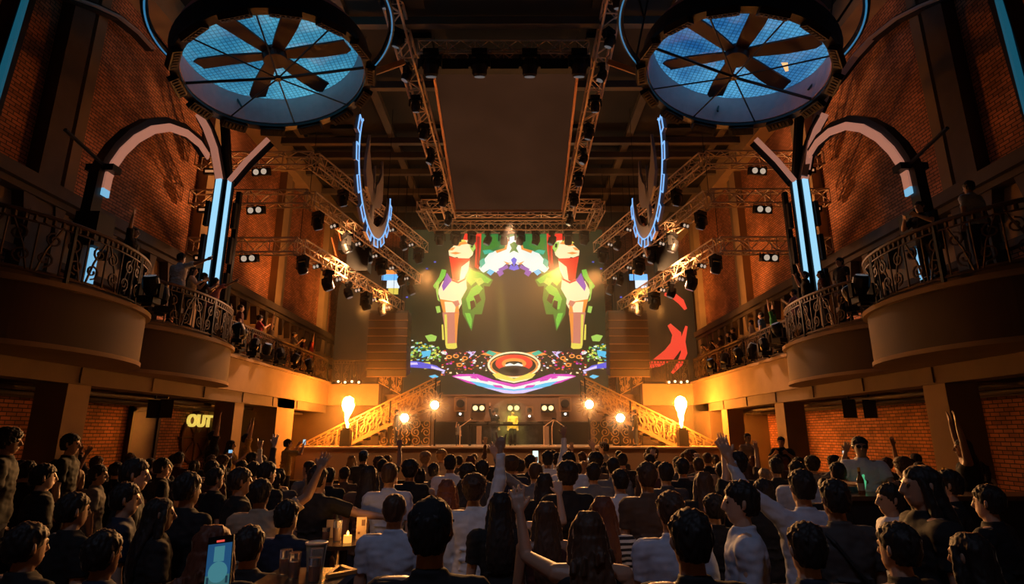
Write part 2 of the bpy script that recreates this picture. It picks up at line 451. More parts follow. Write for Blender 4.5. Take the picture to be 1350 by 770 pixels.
# grand staircases with scroll railings
for s in (-1, 1):
    x0, z0, x1, z1 = 9.2, .55, 3.3, 3.5
    b = BM(); N = 17
    for i in range(N):
        xa = x0 + (x1 - x0) * i / N; xb = x0 + (x1 - x0) * (i + 1) / N; z = z0 + (z1 - z0) * (i + 1) / N
        box(b, s * xa, s * xb, 25.6, 26.95, z - .12, z)
    st = thing('staircase', 'stage staircase rising from the %s side towards the middle' % SIDE[s], 'stairs', (0, 0, 0), 0, 'stage staircases')
    obj('steps', b, mat('stair_steps', (.12, .07, .04), .6), st)
    b = BM()
    for y in (25.45, 27.05):
        beam(b, (s * x0, y, z0 - .05), (s * x1, y, z1 - .05), .06, .12)
    obj('stringer', b, mat('stringer', (.45, .28, .14), .5), st)
    b = BM()
    for x in (4.2, 5.6, 7.0): box(b, s * x - .06, s * x + .06, 26.0, 26.12, ZS, z0 + (x0 - x) / (x0 - x1) * (z1 - z0) - .2)
    obj('support', b, IRON, st)
    for y, lb in ((25.45, 'front'), (27.05, 'rear')):
        railing('orange-lit scroll railing on the %s edge of the %s stage staircase' % (lb, SIDE[s]),
                [(s * x0, y, z0), (s * x1, y, z1)], 1.0, 'staircase railings', base=.05, cell=.95, thick=.034, M_=IRONL)
    # upper return flight from balcony end
    railing('scroll railing running down from the end of the %s balcony to the stage staircase' % SIDE[s],
            [(s * 6.4, 27.6, ZB1), (s * 5.2, 27.6, 3.75)], 1.0, 'staircase railings', cell=.36, M_=IRONL)
    # ornamental iron screen beneath the stair
    t = thing('scroll_screen', 'ornate scroll ironwork panel under the %s stage staircase' % SIDE[s], 'ironwork screen', (0, 0, 0), 0, 'scroll screens under the stairs')
    b = BM()
    for i in range(11):
        for j in range(7):
            x = 3.7 + i * .46; z = ZS + .22 + j * .36
            if z > z0 + (x0 - x) / (x0 - x1) * (z1 - z0) - .45: continue
            d = 1 if (i + j) % 2 else -1
            tube(b, [(s * q, 25.75, w) for q, w in spiral((x, z), .21, .05, pi / 2 * (i % 4), 1.5, d, 16)], .026, 4, cap=False)
    obj('scrolls', b, IRONL, t)
    for x in (3.5, 5.2, 6.9):
        b = BM(); tube(b, [(s * x, 25.75, ZS), (s * x, 25.75, z0 + (x0 - x) / (x0 - x1) * (z1 - z0) - .3)], .04, 4); obj('post', b, IRON, t)

# ---------------------------------------------------------------- LED walls
SCRB = None
def screen_mat(name, col, s, px=.05):
    m = bpy.data.materials.new(name); m.use_nodes = True; nt = m.node_tree; b = nt.nodes['Principled BSDF']
    b.inputs['Base Color'].default_value = (.015, .015, .015, 1); b.inputs['Roughness'].default_value = .9; b.inputs['Specular IOR Level'].default_value = .1
    tc = nt.nodes.new('ShaderNodeTexCoord'); n1 = nt.nodes.new('ShaderNodeTexNoise'); n1.inputs['Scale'].default_value = .55
    nt.links.new(tc.outputs['Object'], n1.inputs['Vector'])
    mx = nt.nodes.new('ShaderNodeMix'); mx.data_type = 'RGBA'; mx.inputs[6].default_value = (*[c * .6 for c in col], 1); mx.inputs[7].default_value = (*[c * 1.4 for c in col], 1)
    nt.links.new(n1.outputs['Fac'], mx.inputs[0]); nt.links.new(mx.outputs[2], b.inputs['Emission Color']); b.inputs['Emission Strength'].default_value = s
    MATS[name] = m; return m
YSC = 31.0
pl, pr = P(540, 300, YSC), P(803, 532, YSC)
led = thing('led_wall', 'big main video wall behind the stage showing mirrored figures', 'screen', (0, 0, 0))
b = BM(); box(b, pl.x, pr.x, YSC, YSC + .25, P(671, 535, YSC).z, P(671, 303, YSC).z)
obj('screen_panel', b, screen_mat('led_dark', (.026, .027, .010), 1.0), led)
CX, CY, K = 520.0, 280.0, 2.9625
SCOL = {}
pics = BM(); plist = []
def sc(name, col, s):
    if name not in SCOL: SCOL[name] = (len(plist)); plist.append(glow('px_' + name, col, s))
    return SCOL[name]
depth_i = [0]
def poly(pts, mi, mirror=True, crop=True, Y0=YSC):
    depth_i[0] += 1; y = Y0 - .006 - .0035 * depth_i[0]
    for mr in ((0, 1) if mirror else (0,)):
        vs = []
        for (u, v) in pts:
            uu = 934 - u if mr else u
            q = P(CX + uu / K, CY + v / K, Y0); vs.append(pics.verts.new((q.x, y, q.z)))
        try: pics.faces.new(vs).material_index = mi
        except ValueError: pass
g1 = sc('deepgreen', (.02, .22, .05), 1.0); gr = sc('green', (.16, .60, .06), 1.1); gd = sc('darkgreen', (.05, .25, .03), 1)
wh = sc('white', (.9, .95, .85), 1.15); cr = sc('cream', (1, .78, .42), 1.3); rd = sc('red', (1, .04, .02), 1.0)
og = sc('orange', (1, .32, .05), 1.1); pk = sc('skinpink', (.75, .25, .16), 1.0); pu = sc('purple', (.30, .10, .5), 1); cy = sc('cyan', (.1, .6, .9), 1.1)
mg = sc('magenta', (.75, .05, .5), 1.1); bl = sc('blue', (.1, .12, .8), 1); ye = sc('yellow', (.9, .75, .1), 1.1); lv = sc('lavender', (.7, .6, 1), 1.2)
bk = sc('black', (.012, .010, .008), 1.0); tl = sc('teal', (.02, .55, .35), 1.0); lm = sc('lime', (.45, .75, .12), 1)
poly([(335, 85), (467, 85), (467, 150), (420, 200), (360, 240), (335, 235)], g1)
poly([(345, 100), (395, 90), (410, 130), (350, 165)], gd)
poly([(467, 92), (440, 100), (430, 140), (395, 150), (370, 160), (345, 190), (330, 218), (345, 238), (372, 222), (398, 236), (420, 215), (438, 200), (452, 205), (467, 196)], wh)
poly([(430, 140), (440, 100), (446, 110), (438, 145), (400, 160), (395, 150)], og)
poly([(467, 115), (450, 125), (458, 140), (448, 160), (467, 150)], gd)
poly([(467, 175), (455, 185), (467, 215)], bl)
poly([(425, 190), (446, 198), (460, 196), (440, 204)], og)
poly([(398, 232), (418, 222), (428, 240), (410, 252)], pu); poly([(372, 222), (392, 232), (376, 248), (360, 236)], cy)
poly([(332, 190), (350, 178), (355, 200), (336, 220)], tl)
poly([(345, 150), (372, 146), (390, 155), (352, 166)], tl)
poly([(455, 203), (467, 215), (467, 228), (446, 222)], bl); poly([(405, 222), (440, 205), (446, 218), (415, 232)], pu)
poly([(275, 85), (340, 80), (338, 140), (328, 222), (314, 215), (318, 140), (306, 130), (290, 115), (268, 108)], rd)
poly([(322, 95), (334, 95), (330, 210), (322, 205)], sc('darkred', (.35, .02, .01), 1))
poly([(240, 125), (262, 108), (300, 112), (312, 140), (306, 168), (290, 182), (250, 180), (228, 150)], cr)
poly([(228, 135), (246, 118), (276, 114), (290, 124), (262, 128), (246, 140)], og)
poly([(212, 150), (232, 132), (262, 134), (276, 150), (268, 170), (236, 178), (214, 170)], cr)
poly([(216, 160), (240, 156), (262, 160), (240, 166)], og); poly([(212, 150), (226, 139), (240, 138), (228, 150)], og)
poly([(290, 118), (312, 118), (318, 142), (306, 158), (296, 140)], lm); poly([(298, 124), (306, 124), (308, 138), (300, 140)], bk)
poly([(232, 120), (248, 110), (270, 108), (284, 116), (262, 118), (244, 126)], ye)
poly([(214, 174), (240, 180), (296, 182), (290, 205), (268, 250), (246, 268), (228, 262), (222, 220)], rd)
poly([(262, 215), (294, 190), (290, 225), (272, 262), (255, 266)], cr)
poly([(190, 270), (228, 262), (246, 270), (278, 258), (296, 280), (294, 320), (268, 350), (252, 380), (252, 402), (196, 402), (182, 350), (170, 310)], cr)
poly([(178, 340), (205, 345), (250, 352), (254, 402), (194, 402)], og); poly([(196, 350), (226, 352), (240, 370), (236, 395), (202, 395)], cr)
poly([(228, 350), (250, 345), (256, 362), (240, 372)], pk); poly([(216, 258), (250, 272), (282, 256), (278, 266), (250, 280), (220, 268)], rd)
poly([(188, 392), (254, 392), (248, 440), (244, 520), (200, 520), (196, 450)], pk)
poly([(196, 400), (206, 400), (208, 515), (200, 515)], ye); poly([(236, 395), (252, 395), (242, 515), (238, 515)], og)
poly([(206, 238), (226, 268), (192, 310), (186, 290)], pu)
poly([(292, 215), (320, 228), (340, 232), (386, 266), (372, 292), (350, 290), (356, 340), (342, 400), (314, 400), (302, 466), (284, 430), (268, 400), (262, 340), (284, 300), (280, 262)], gd)
poly([(296, 225), (340, 240), (380, 266), (366, 280), (322, 270), (300, 290), (284, 268)], gr)
poly([(300, 300), (330, 280), (346, 300), (322, 330), (304, 380), (290, 380), (280, 340)], gr); poly([(310, 330), (330, 320), (340, 345), (322, 360)], bk)
poly([(276, 395), (296, 396), (304, 420), (300, 456), (286, 425)], gr); poly([(296, 350), (312, 345), (318, 370), (300, 385)], bk); poly([(310, 262), (340, 258), (352, 276), (330, 290)], lm)
poly([(186, 225), (204, 228), (200, 250), (188, 268), (160, 302), (152, 290), (176, 255)], gr)
poly([(162, 278), (176, 270), (172, 330), (180, 352), (170, 345), (164, 310)], lm); poly([(162, 370), (178, 368), (182, 392), (168, 396)], lm); poly([(186, 440), (192, 440), (196, 500), (188, 500)], ye)
# dark floor disc under the figures and the pattern below
poly([(200, 515), (244, 512), (246, 530), (228, 540), (204, 532)], ye); poly([(180, 545), (210, 535), (262, 536), (290, 548), (262, 570), (210, 570)], bk)
poly([(182, 548), (196, 540), (206, 548), (204, 558), (190, 556)], wh); poly([(280, 546), (320, 545), (304, 562), (290, 572), (298, 556)], lv)
rnd = random.Random(5)
for i in range(150):
    u = 60 + rnd.random() * 120; v = 505 + rnd.random() * 75
    if v < 500 + (u - 60) * .25: continue
    w = 3 + rnd.random() * 9; h = 2 + rnd.random() * 6
    poly([(u, v), (u + w, v + rnd.uniform(-4, 4)), (u + w * .8, v + h), (u - 2, v + h)], rnd.choice([lm, lm, gr, ye, gd, ye, cy, wh]))
poly([(126, 490), (150, 484), (172, 492), (166, 510), (140, 512)], lm); poly([(112, 550), (150, 545), (146, 566), (118, 570)], cy); poly([(118, 592), (146, 590), (150, 612), (124, 618)], ye)
poly([(58, 585), (100, 588), (170, 604), (190, 618), (150, 616), (60, 610)], bl); poly([(60, 592), (96, 592), (100, 600), (64, 602)], lv); poly([(150, 604), (205, 622), (200, 628), (150, 614)], lv)
for i in range(120):
    u = 190 + rnd.random() * 190; v = 548 + rnd.random() * 95
    w = 2 + rnd.random() * 8
    poly([(u, v), (u + w, v - 1), (u + w, v + w * .5), (u, v + w * .55)], rnd.choice([rd, rd, og, lv, wh, mg, rd, cr, sc('darkred', (.35, .02, .01), 1)]))
for c in ((222, 575), (248, 572), (262, 605), (282, 580)):
    poly([(c[0] + 12 * cos(a * pi / 4), c[1] + 8 * sin(a * pi / 4)) for a in range(8)], og); poly([(c[0] + 6 * cos(a * pi / 4), c[1] + 4 * sin(a * pi / 4)) for a in range(8)], bk)
poly([(340, 566), (380, 552), (420, 560), (400, 574)], og); poly([(360, 560), (374, 550), (402, 562), (388, 572)], tl)
def ell(cx, cy_, a, b_, w, mi, a0=pi / 2, a1=3 * pi / 2, n=20):
    o = [(cx + a * cos(a0 + (a1 - a0) * i / n), cy_ - b_ * sin(a0 + (a1 - a0) * i / n)) for i in range(n + 1)]
    q = [(cx + (a - w) * cos(a0 + (a1 - a0) * i / n), cy_ - (b_ - w * .8) * sin(a0 + (a1 - a0) * i / n)) for i in range(n, -1, -1)]
    poly(o + q, mi)
ell(467, 605, 100, 50, 8, cr); ell(467, 608, 90, 42, 7, og); ell(467, 600, 70, 34, 30, rd); ell(467, 600, 46, 20, 14, og)
poly([(432, 606), (452, 598), (467, 604), (467, 612), (440, 614)], wh); ell(467, 628, 60, 20, 40, bk)
poly([(385, 640), (410, 636), (467, 658), (467, 668), (400, 656)], ye); poly([(400, 655), (467, 668), (467, 674), (420, 664)], cr)
poly([(232, 648), (262, 640), (330, 640), (390, 662), (467, 678), (467, 712), (440, 712), (400, 700), (340, 685), (290, 672)], mg)
poly([(240, 650), (300, 648), (380, 668), (440, 684), (467, 690), (467, 700), (400, 690), (330, 676)], wh)
poly([(330, 655), (365, 662), (372, 670), (340, 664)], mg); poly([(300, 650), (322, 652), (330, 660), (306, 656)], mg)
poly([(300, 666), (350, 674), (420, 692), (467, 698), (467, 712), (400, 700), (330, 684)], cy); poly([(350, 690), (400, 696), (467, 704), (467, 714), (430, 712)], lv); poly([(386, 680), (420, 684), (430, 694), (396, 690)], mg)
poly([(146, 648), (170, 642), (184, 650), (166, 658)], cy); poly([(60, 620), (70, 616), (78, 630), (74, 640), (66, 636)], wh, False)
for (u, v) in ((165, 215), (135, 240), (60, 348)): poly([(u, v), (u + 8, v), (u + 8, v + 5), (u, v + 5)], bl)
obj('video_image', pics, plist, led, label='bright coloured picture of two mirrored figures')
# side video walls with arched tops
for s in (-1, 1):
    if s < 0: px0, px1, pt = 437, 532, 350
    else: px0, px1, pt = 812, 922, 350
    a, c = P(px0, 500, 33.0), P(px1, 500, 33.0); zt = P(px0, pt, 33.0).z; xm, hw = (a.x + c.x) / 2, (c.x - a.x) / 2
    t = thing('led_wall', 'dark arched side video wall at the %s of the main one%s' % (SIDE[s], '' if s < 0 else ', with red curved strokes'), 'screen')
    pts = [(a.x, 33.0, 3.5), (c.x, 33.0, 3.5)] + [(xm + hw * cos(q * pi / 16), 33.0, zt - 2.0 + 2.0 * sin(q * pi / 16)) for q in range(17)]
    b = BM(); prism(b, pts, (0, .2, 0)); obj('screen_panel', b, screen_mat('led_side' + SIDE[s], (.012, .008, .004), 1.0), t)
    if s > 0:
        b = BM()
        def st(pp, w):
            vs = []; q = [P(x, y, 32.97) for x, y in pp]
            L = []; R_ = []
            for i, p in enumerate(q):
                d = (q[min(i + 1, len(q) - 1)] - q[max(i - 1, 0)]).normalized(); nrm = Vector((d.z, 0, -d.x))
                ww = w * sin(pi * (i + .6) / (len(q) + .2))
                L.append(p + nrm * ww / 2); R_.append(p - nrm * ww / 2)
            prism(b, L + R_[::-1], (0, -.02, 0))
        st([(876, 388), (888, 390), (898, 398), (904, 408)], .42)
        st([(882, 428), (892, 440), (892, 455), (882, 468), (866, 478), (852, 484)], .75)
        st([(905, 430), (900, 450), (902, 465), (896, 480), (886, 492)], .38)
        obj('video_image', b, glow('red_stroke', (.95, .05, .03), 1.0), t, label='red curved strokes')
# the small bright side screens beside the lower trusses
for s, px in ((-1, 515), (1, 842)):
    p = P(px, 372, 30.5)
    t = thing('video_panel', 'small bright blue and orange video panel above the %s line array' % SIDE[s], 'screen', p)
    b = BM(); box(b, -.55, .55, 0, .12, -.75, .75); obj('panel', b, BLK, t)
    b = BM(); tube(b, [(0, .06, .75), (0, .06, ZC - .02 - p.z)], .015, 4); obj('hanging_cable', b, BLK, t)
    b = BM()
    for i, (x0, x1, z0, z1) in enumerate(((-.5, .5, .1, .45), (-.3, .3, .45, .7), (-.2, .5, -.35, .1), (-.1, .45, -.7, -.35))):
        box(b, x0, x1, -.03, 0, z0, z1, i)
    obj('video_image', b, [glow('px_sky', (.15, .5, 1), 1.3), glow('px_or2', (1, .3, .05), 1.2), glow('px_wh2', (.8, .9, 1), 1.2), glow('px_ye2', (.9, .7, .1), 1.0)], t)

# ---------------------------------------------------------------- line arrays
for s, x0, x1 in ((-1, 487, 538), (1, 802, 853)):
    Y = 27.0; a, c = P(x0, 412, Y), P(x1, 412, Y); w = c.x - a.x; zt = a.z; zb = P(x0, 496, Y).z; hgt = (zt - zb) / 8
    t = thing('line_array_speaker', 'black hanging line array of stacked speaker boxes at the %s of the main screen' % SIDE[s], 'speaker', ((a.x + c.x) / 2, Y, zb), 0, 'line arrays beside the screen')
    for k in range(8):
        ang = 0.02 + .035 * max(0, k - 3) ** 1.3
        M = Matrix.Translation((0, .02 * max(0, k - 3) ** 1.8, (7 - k) * hgt)) @ Matrix.Rotation(ang, 4, 'X')
        b = BM(); box(b, -w / 2, w / 2, 0, 1.1, .02, hgt - .03, 0, M)
        cb_ = obj('cabinet', b, mat('cabinet', (.03, .02, .015), .6, .0), t)
        b = BM(); box(b, -w / 2 + .06, w / 2 - .06, -.02, 0, .05, hgt - .06, 0, M); obj('grille', b, mat('speaker_grille', (.035, .022, .015), .5, .2), cb_)
        b = BM(); box(b, -w / 2 - .02, w / 2 + .02, -.03, .03, -.02, .02, 0, M); obj('edge_strip', b, mat('cab_edge', (.22, .12, .06), .5, .3), cb_)
    b = BM(); box(b, -w / 2, w / 2, .1, .9, 8 * hgt, 8 * hgt + .12)
    obj('fly_frame', b, BLK, t)
    for x in (-.5, .5):
        b = BM(); tube(b, [(x, .5, 8 * hgt), (x, .5, ZC - .02 - zb)], .02, 5); obj('hoist_chain', b, BLK, t)
def spot(p, tgt, power, col, ang=95, blend=.9, r=.15):
    l = bpy.data.lights.new('spot_light', 'SPOT'); l.energy = power; l.color = col; l.spot_size = RD(ang); l.spot_blend = blend; l.shadow_soft_size = r
    o = bpy.data.objects.new('spot_light', l); COL.objects.link(o); o.location = p
    o.rotation_euler = (Vector(tgt) - Vector(p)).to_track_quat('-Z', 'Y').to_euler()
# ---------------------------------------------------------------- ceiling screen and trusses
c1, c2 = P(571, 88, 17.2), P(762, 88, 17.2); c3, c4 = P(600, 277, 25.0), P(741, 277, 25.0)
t = thing('ceiling_screen', 'large dark brown rectangular video panel hung under the ceiling above the crowd', 'screen')
b = BM(); prism(b, [c1, c2, c4, c3], (0, 0, .2)); obj('screen_panel', b, screen_mat('ceil_screen', (.030, .012, .006), 1.0), t)
b = BM()
for p, q in ((c1, c2), (c2, c4), (c4, c3), (c3, c1)): beam(b, p - Vector((0, 0, .03)), q - Vector((0, 0, .03)), .09, .14)
obj('frame', b, mat('frame_copper', (.55, .28, .16), .4, .4), t)
for p in (c1, c2, c3, c4):
    b = BM(); tube(b, [p, Vector((p.x, p.y, ZC - .02))], .015, 4); obj('cable', b, BLK, t)

def truss(a, c, h=.42, w=.42, label='', group='lighting trusses', r=.032, seg=.5):
    a, c = Vector(a), Vector(c); d = (c - a); L = d.length; d.normalize()
    s = d.cross(Vector((0, 0, 1))).normalized(); u = s.cross(d).normalized()
    t = thing('lighting_truss', label, 'truss', a, 0, group)
    b = BM(); cs = [s * x * w / 2 + u * y * h / 2 for x, y in ((-1, -1), (1, -1), (1, 1), (-1, 1))]
    for q in cs: tube(b, [q, d * L + q], r, 6)
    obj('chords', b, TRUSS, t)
    b = BM(); k = max(1, round(L / seg)); g = L / k
    for f in range(4):
        p0, p1 = cs[f], cs[(f + 1) % 4]
        for i in range(k):
            A, B = (p0, p1) if i % 2 else (p1, p0)
            tube(b, [A + d * g * i, B + d * g * (i + 1)], r * .55, 4)
            if i % 2 == 0: tube(b, [p0 + d * g * i, p1 + d * g * i], r * .55, 4)
        tube(b, [p0 + d * L, p1 + d * L], r * .55, 4)
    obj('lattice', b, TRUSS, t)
    return t, (lambda f: a + d * L * f), h

# moving-head lamp, hanging version; standing = rotated by pi about X
def moving_head():
    t = thing('moving_head_light', 'x', 'stage light')
    b = BM(); box(b, -.17, .17, -.13, .13, -.12, 0); box(b, -.1, .1, -.05, .05, 0, .06); obj('base', b, BLK, t)
    b = BM(); box(b, -.22, .22, -.06, .06, -.17, -.12); box(b, -.24, -.19, -.06, .06, -.42, -.12); box(b, .19, .24, -.06, .06, -.42, -.12); obj('yoke', b, BLKM, t)
    b = BM(); ax = Vector((0, .45, -1)).normalized(); c = Vector((0, 0, -.40))
    disc(b, c - ax * .12, ax, .12, .14, 16, r2=.17); disc(b, c + ax * .05, ax, .17, .2, 16, r2=.16); disc(b, c + ax * .17, ax, .16, .05, 16, r2=.13)
    hd = obj('head', b, BLK, t)
    b = BM(); disc(b, c + ax * .20, ax, .115, .015, 16); obj('lens', b, mat('lens', (.3, .35, .4), .08, .3, (.5, .6, .7), .12), hd)
    return t
MH = Pool(moving_head())
def blinder():
    t = thing('blinder_light', 'x', 'stage light')
    b = BM(); box(b, -.32, .32, -.09, .09, -.30, -.04); obj('housing', b, BLK, t)
    b = BM(); tube(b, [(-.34, 0, -.2), (-.34, 0, .02), (.34, 0, .02), (.34, 0, -.2)], .015, 4); obj('bracket', b, BLK, t)
    for x in (-.15, .15):
        b = BM(); disc(b, (x, -.10, -.17), (0, 1, 0), .10, .03, 16); obj('lamp', b, mat('blinder_lens', (.6, .5, .4), .2, .2, (1, .8, .6), .45), t)
    return t
BL = Pool(blinder())
def strobe():
    t = thing('strobe_bar', 'x', 'stage light')
    b = BM(); box(b, -.36, .36, -.10, .10, -.26, -.05); obj('housing', b, BLK, t)
    b = BM(); box(b, -.28, .28, -.115, -.10, -.20, -.12); obj('tube', b, mat('strobe_tube', (.5, .3, .2), .3, 0, (1, .45, .2), .5), t)
    return t
SB = Pool(strobe())

LV = {'upper': (212, 414, 327, 562, 11.4), 'middle': (262, 408, 368, 552, 9.95), 'lower': (325, 395, 405, 530, 8.3)}
for s in (-1, 1):
    for nm, (yb, xb, ye_, xe, z) in LV.items():
        zb = z; pb = PZ(xb, yb, zb); pe = PZ(xe, ye_, zb)
        X1, Y1, X2, Y2 = abs(pb.x), pb.y, abs(pe.x - .1), pe.y
        A = Vector((s * (XW - .36), Y1, zb)); B = Vector((s * X1, Y1, zb)); C = Vector((s * X2, Y2, zb))
        truss(A, B, label='%s %s side truss arm running straight out from the wall' % (nm, SIDE[s]), h=.5, w=.4)
        _, at2, h = truss(B, C, label='%s %s side truss arm slanting towards the stage' % (nm, SIDE[s]), h=.5, w=.4)
        # hangers
        b = BM(); tube(b, [B + Vector((0, 0, .2)), (B.x, B.y, ZC - .6 if nm == 'upper' else {'middle': 11.15, 'lower': 9.7}[nm])], .012, 4)
        tag(obj('hoist_cable', b, BLK), 'thin black cable holding the bend of the %s %s side truss' % (nm, SIDE[s]), 'cable')
        b = BM(); tube(b, [at2(.9) + Vector((0, 0, .2)), (at2(.9).x, at2(.9).y, ZC - .02)], .012, 4)
        tag(obj('hoist_cable', b, BLK), 'thin black cable holding the stage end of the %s %s side truss' % (nm, SIDE[s]), 'cable')
        BL.put(A.lerp(B, .55) + Vector((0, 0, -.25)), (RD(15), 0, s * RD(10)), 'twin-lens blinder lamp under the %s %s side truss' % (nm, SIDE[s]))
        SB.put(A.lerp(B, .15) + Vector((0, 0, -.25)), (RD(10), 0, 0), 'orange strobe bar under the wall end of the %s %s side truss' % (nm, SIDE[s]))
        fr = {'upper': (.2, .5, .75, .93), 'middle': (.06, .27, .45, .58, .80, .93), 'lower': (.03, .22, .40, .58, .76, .92)}[nm]
        for i, f in enumerate(fr):
            MH.put(at2(f) + Vector((0, 0, -.27)), (0, 0, s * RD(30 + 25 * (i % 3))), 'moving head lamp under the %s %s slanting truss, %s from the bend' % (nm, SIDE[s], ORD(i)), 'moving heads on the side trusses', (1.25,) * 3 if i % 2 else (1.05,) * 3)
            if i < len(fr) - 1:
                BL.put(at2((f + fr[i + 1]) / 2) + Vector((0, 0, -.25)), (RD(20), 0, s * RD(35)), 'small twin lamp after the %s moving head of the %s %s slanting truss' % (ORD(i), nm, SIDE[s]), 'small lamps on the side trusses', (.6,) * 3)
    # long trusses beside the ceiling screen
    xa, xb_ = (519, 590) if s < 0 else (813, 754)
    q1 = P(537 if s < 0 else 793, 75, 17.0); q2 = P(594 if s < 0 else 749, 283, 25.2); dd = (q2 - q1)
    _, atl, _ = truss(q1 - dd * .55, q2, label='long lattice truss along the %s edge of the ceiling screen' % SIDE[s], h=.5, w=.5, r=.045)
    for i in range(9):
        f = .16 + i * .1; MH.put(atl(f) + Vector((-s * .1 * 0, 0, -.27)), (0, 0, RD(40 * (i % 3))), 'moving head under the long %s ceiling-screen truss, %s from the near end' % (SIDE[s], ORD(i)), 'moving heads on the long ceiling trusses')
# cross truss at the near end of the ceiling screen
a = P(552, 68, 16.8); c = P(776, 68, 16.8)
_, atc, _ = truss(a, c, label='cross truss at the near end of the ceiling screen', h=.5, w=.5)
b = BM(); box(b, a.x, c.x, 16.7, 17.0, a.z - .75, a.z - .35); tag(obj('cable_tray', b, BLKM), 'black cable tray under the near cross truss', 'cable tray')
for i, x in enumerate((570, 633, 698, 762)):
    p = P(x, 78, 16.75); MH.put(p + Vector((0, -.25, .1)), (0, 0, 0), 'large black moving head hanging from the near cross truss, %s from the left' % ORD(i), 'moving heads on the near cross truss', (1.5,) * 3)
b_ = P(600, 281, 25.2); c_ = P(742, 281, 25.2)
truss(b_, c_, label='thin cross truss at the far end of the ceiling screen', h=.3, w=.4)
# front-of-stage box truss, seen above the main screen
fy, by = 30.0, 27.0
zf = P(675, 299, fy).z
F = {k: Vector((P(k, 299, fy).x, fy, zf)) for k in (572, 612, 650, 697, 738, 778)}
truss(F[572], F[778], label='wide cross truss just above the main video wall', h=.55, w=.5, r=.04)
for s, (fk, px) in ((-1, (572, 556)), (1, (778, 791))):
    e = P(px, 262, by); e.z = zf
    truss(F[fk], e, label='short truss joining the wide stage truss to the %s rear corner' % SIDE[s], h=.5, w=.5, r=.04)
    g = Vector((P(598 if s < 0 else 750, 262, by).x, by, zf)); truss(e, g, label='short cross truss above the %s end of the wide stage truss' % SIDE[s], h=.5, w=.5, r=.04)
for i in range(10):
    p = F[572].lerp(F[778], .04 + .92 * i / 9)
    MH.put(p + Vector((0, 0, -.28)), (0, 0, RD(30 * (i % 4))), 'moving head on the wide truss above the main screen, %s from the left' % ORD(i), 'moving heads above the main screen', (1.3,) * 3)
for i, k in enumerate((572, 650, 697, 778)):
    b = BM(); tube(b, [F[k] + Vector((0, 0, .2)), (F[k].x, fy, ZC - .02)], .012, 4)
    tag(obj('hoist_cable', b, BLK), 'thin black cable holding the wide stage truss, %s from the left' % ORD(i), 'cable')

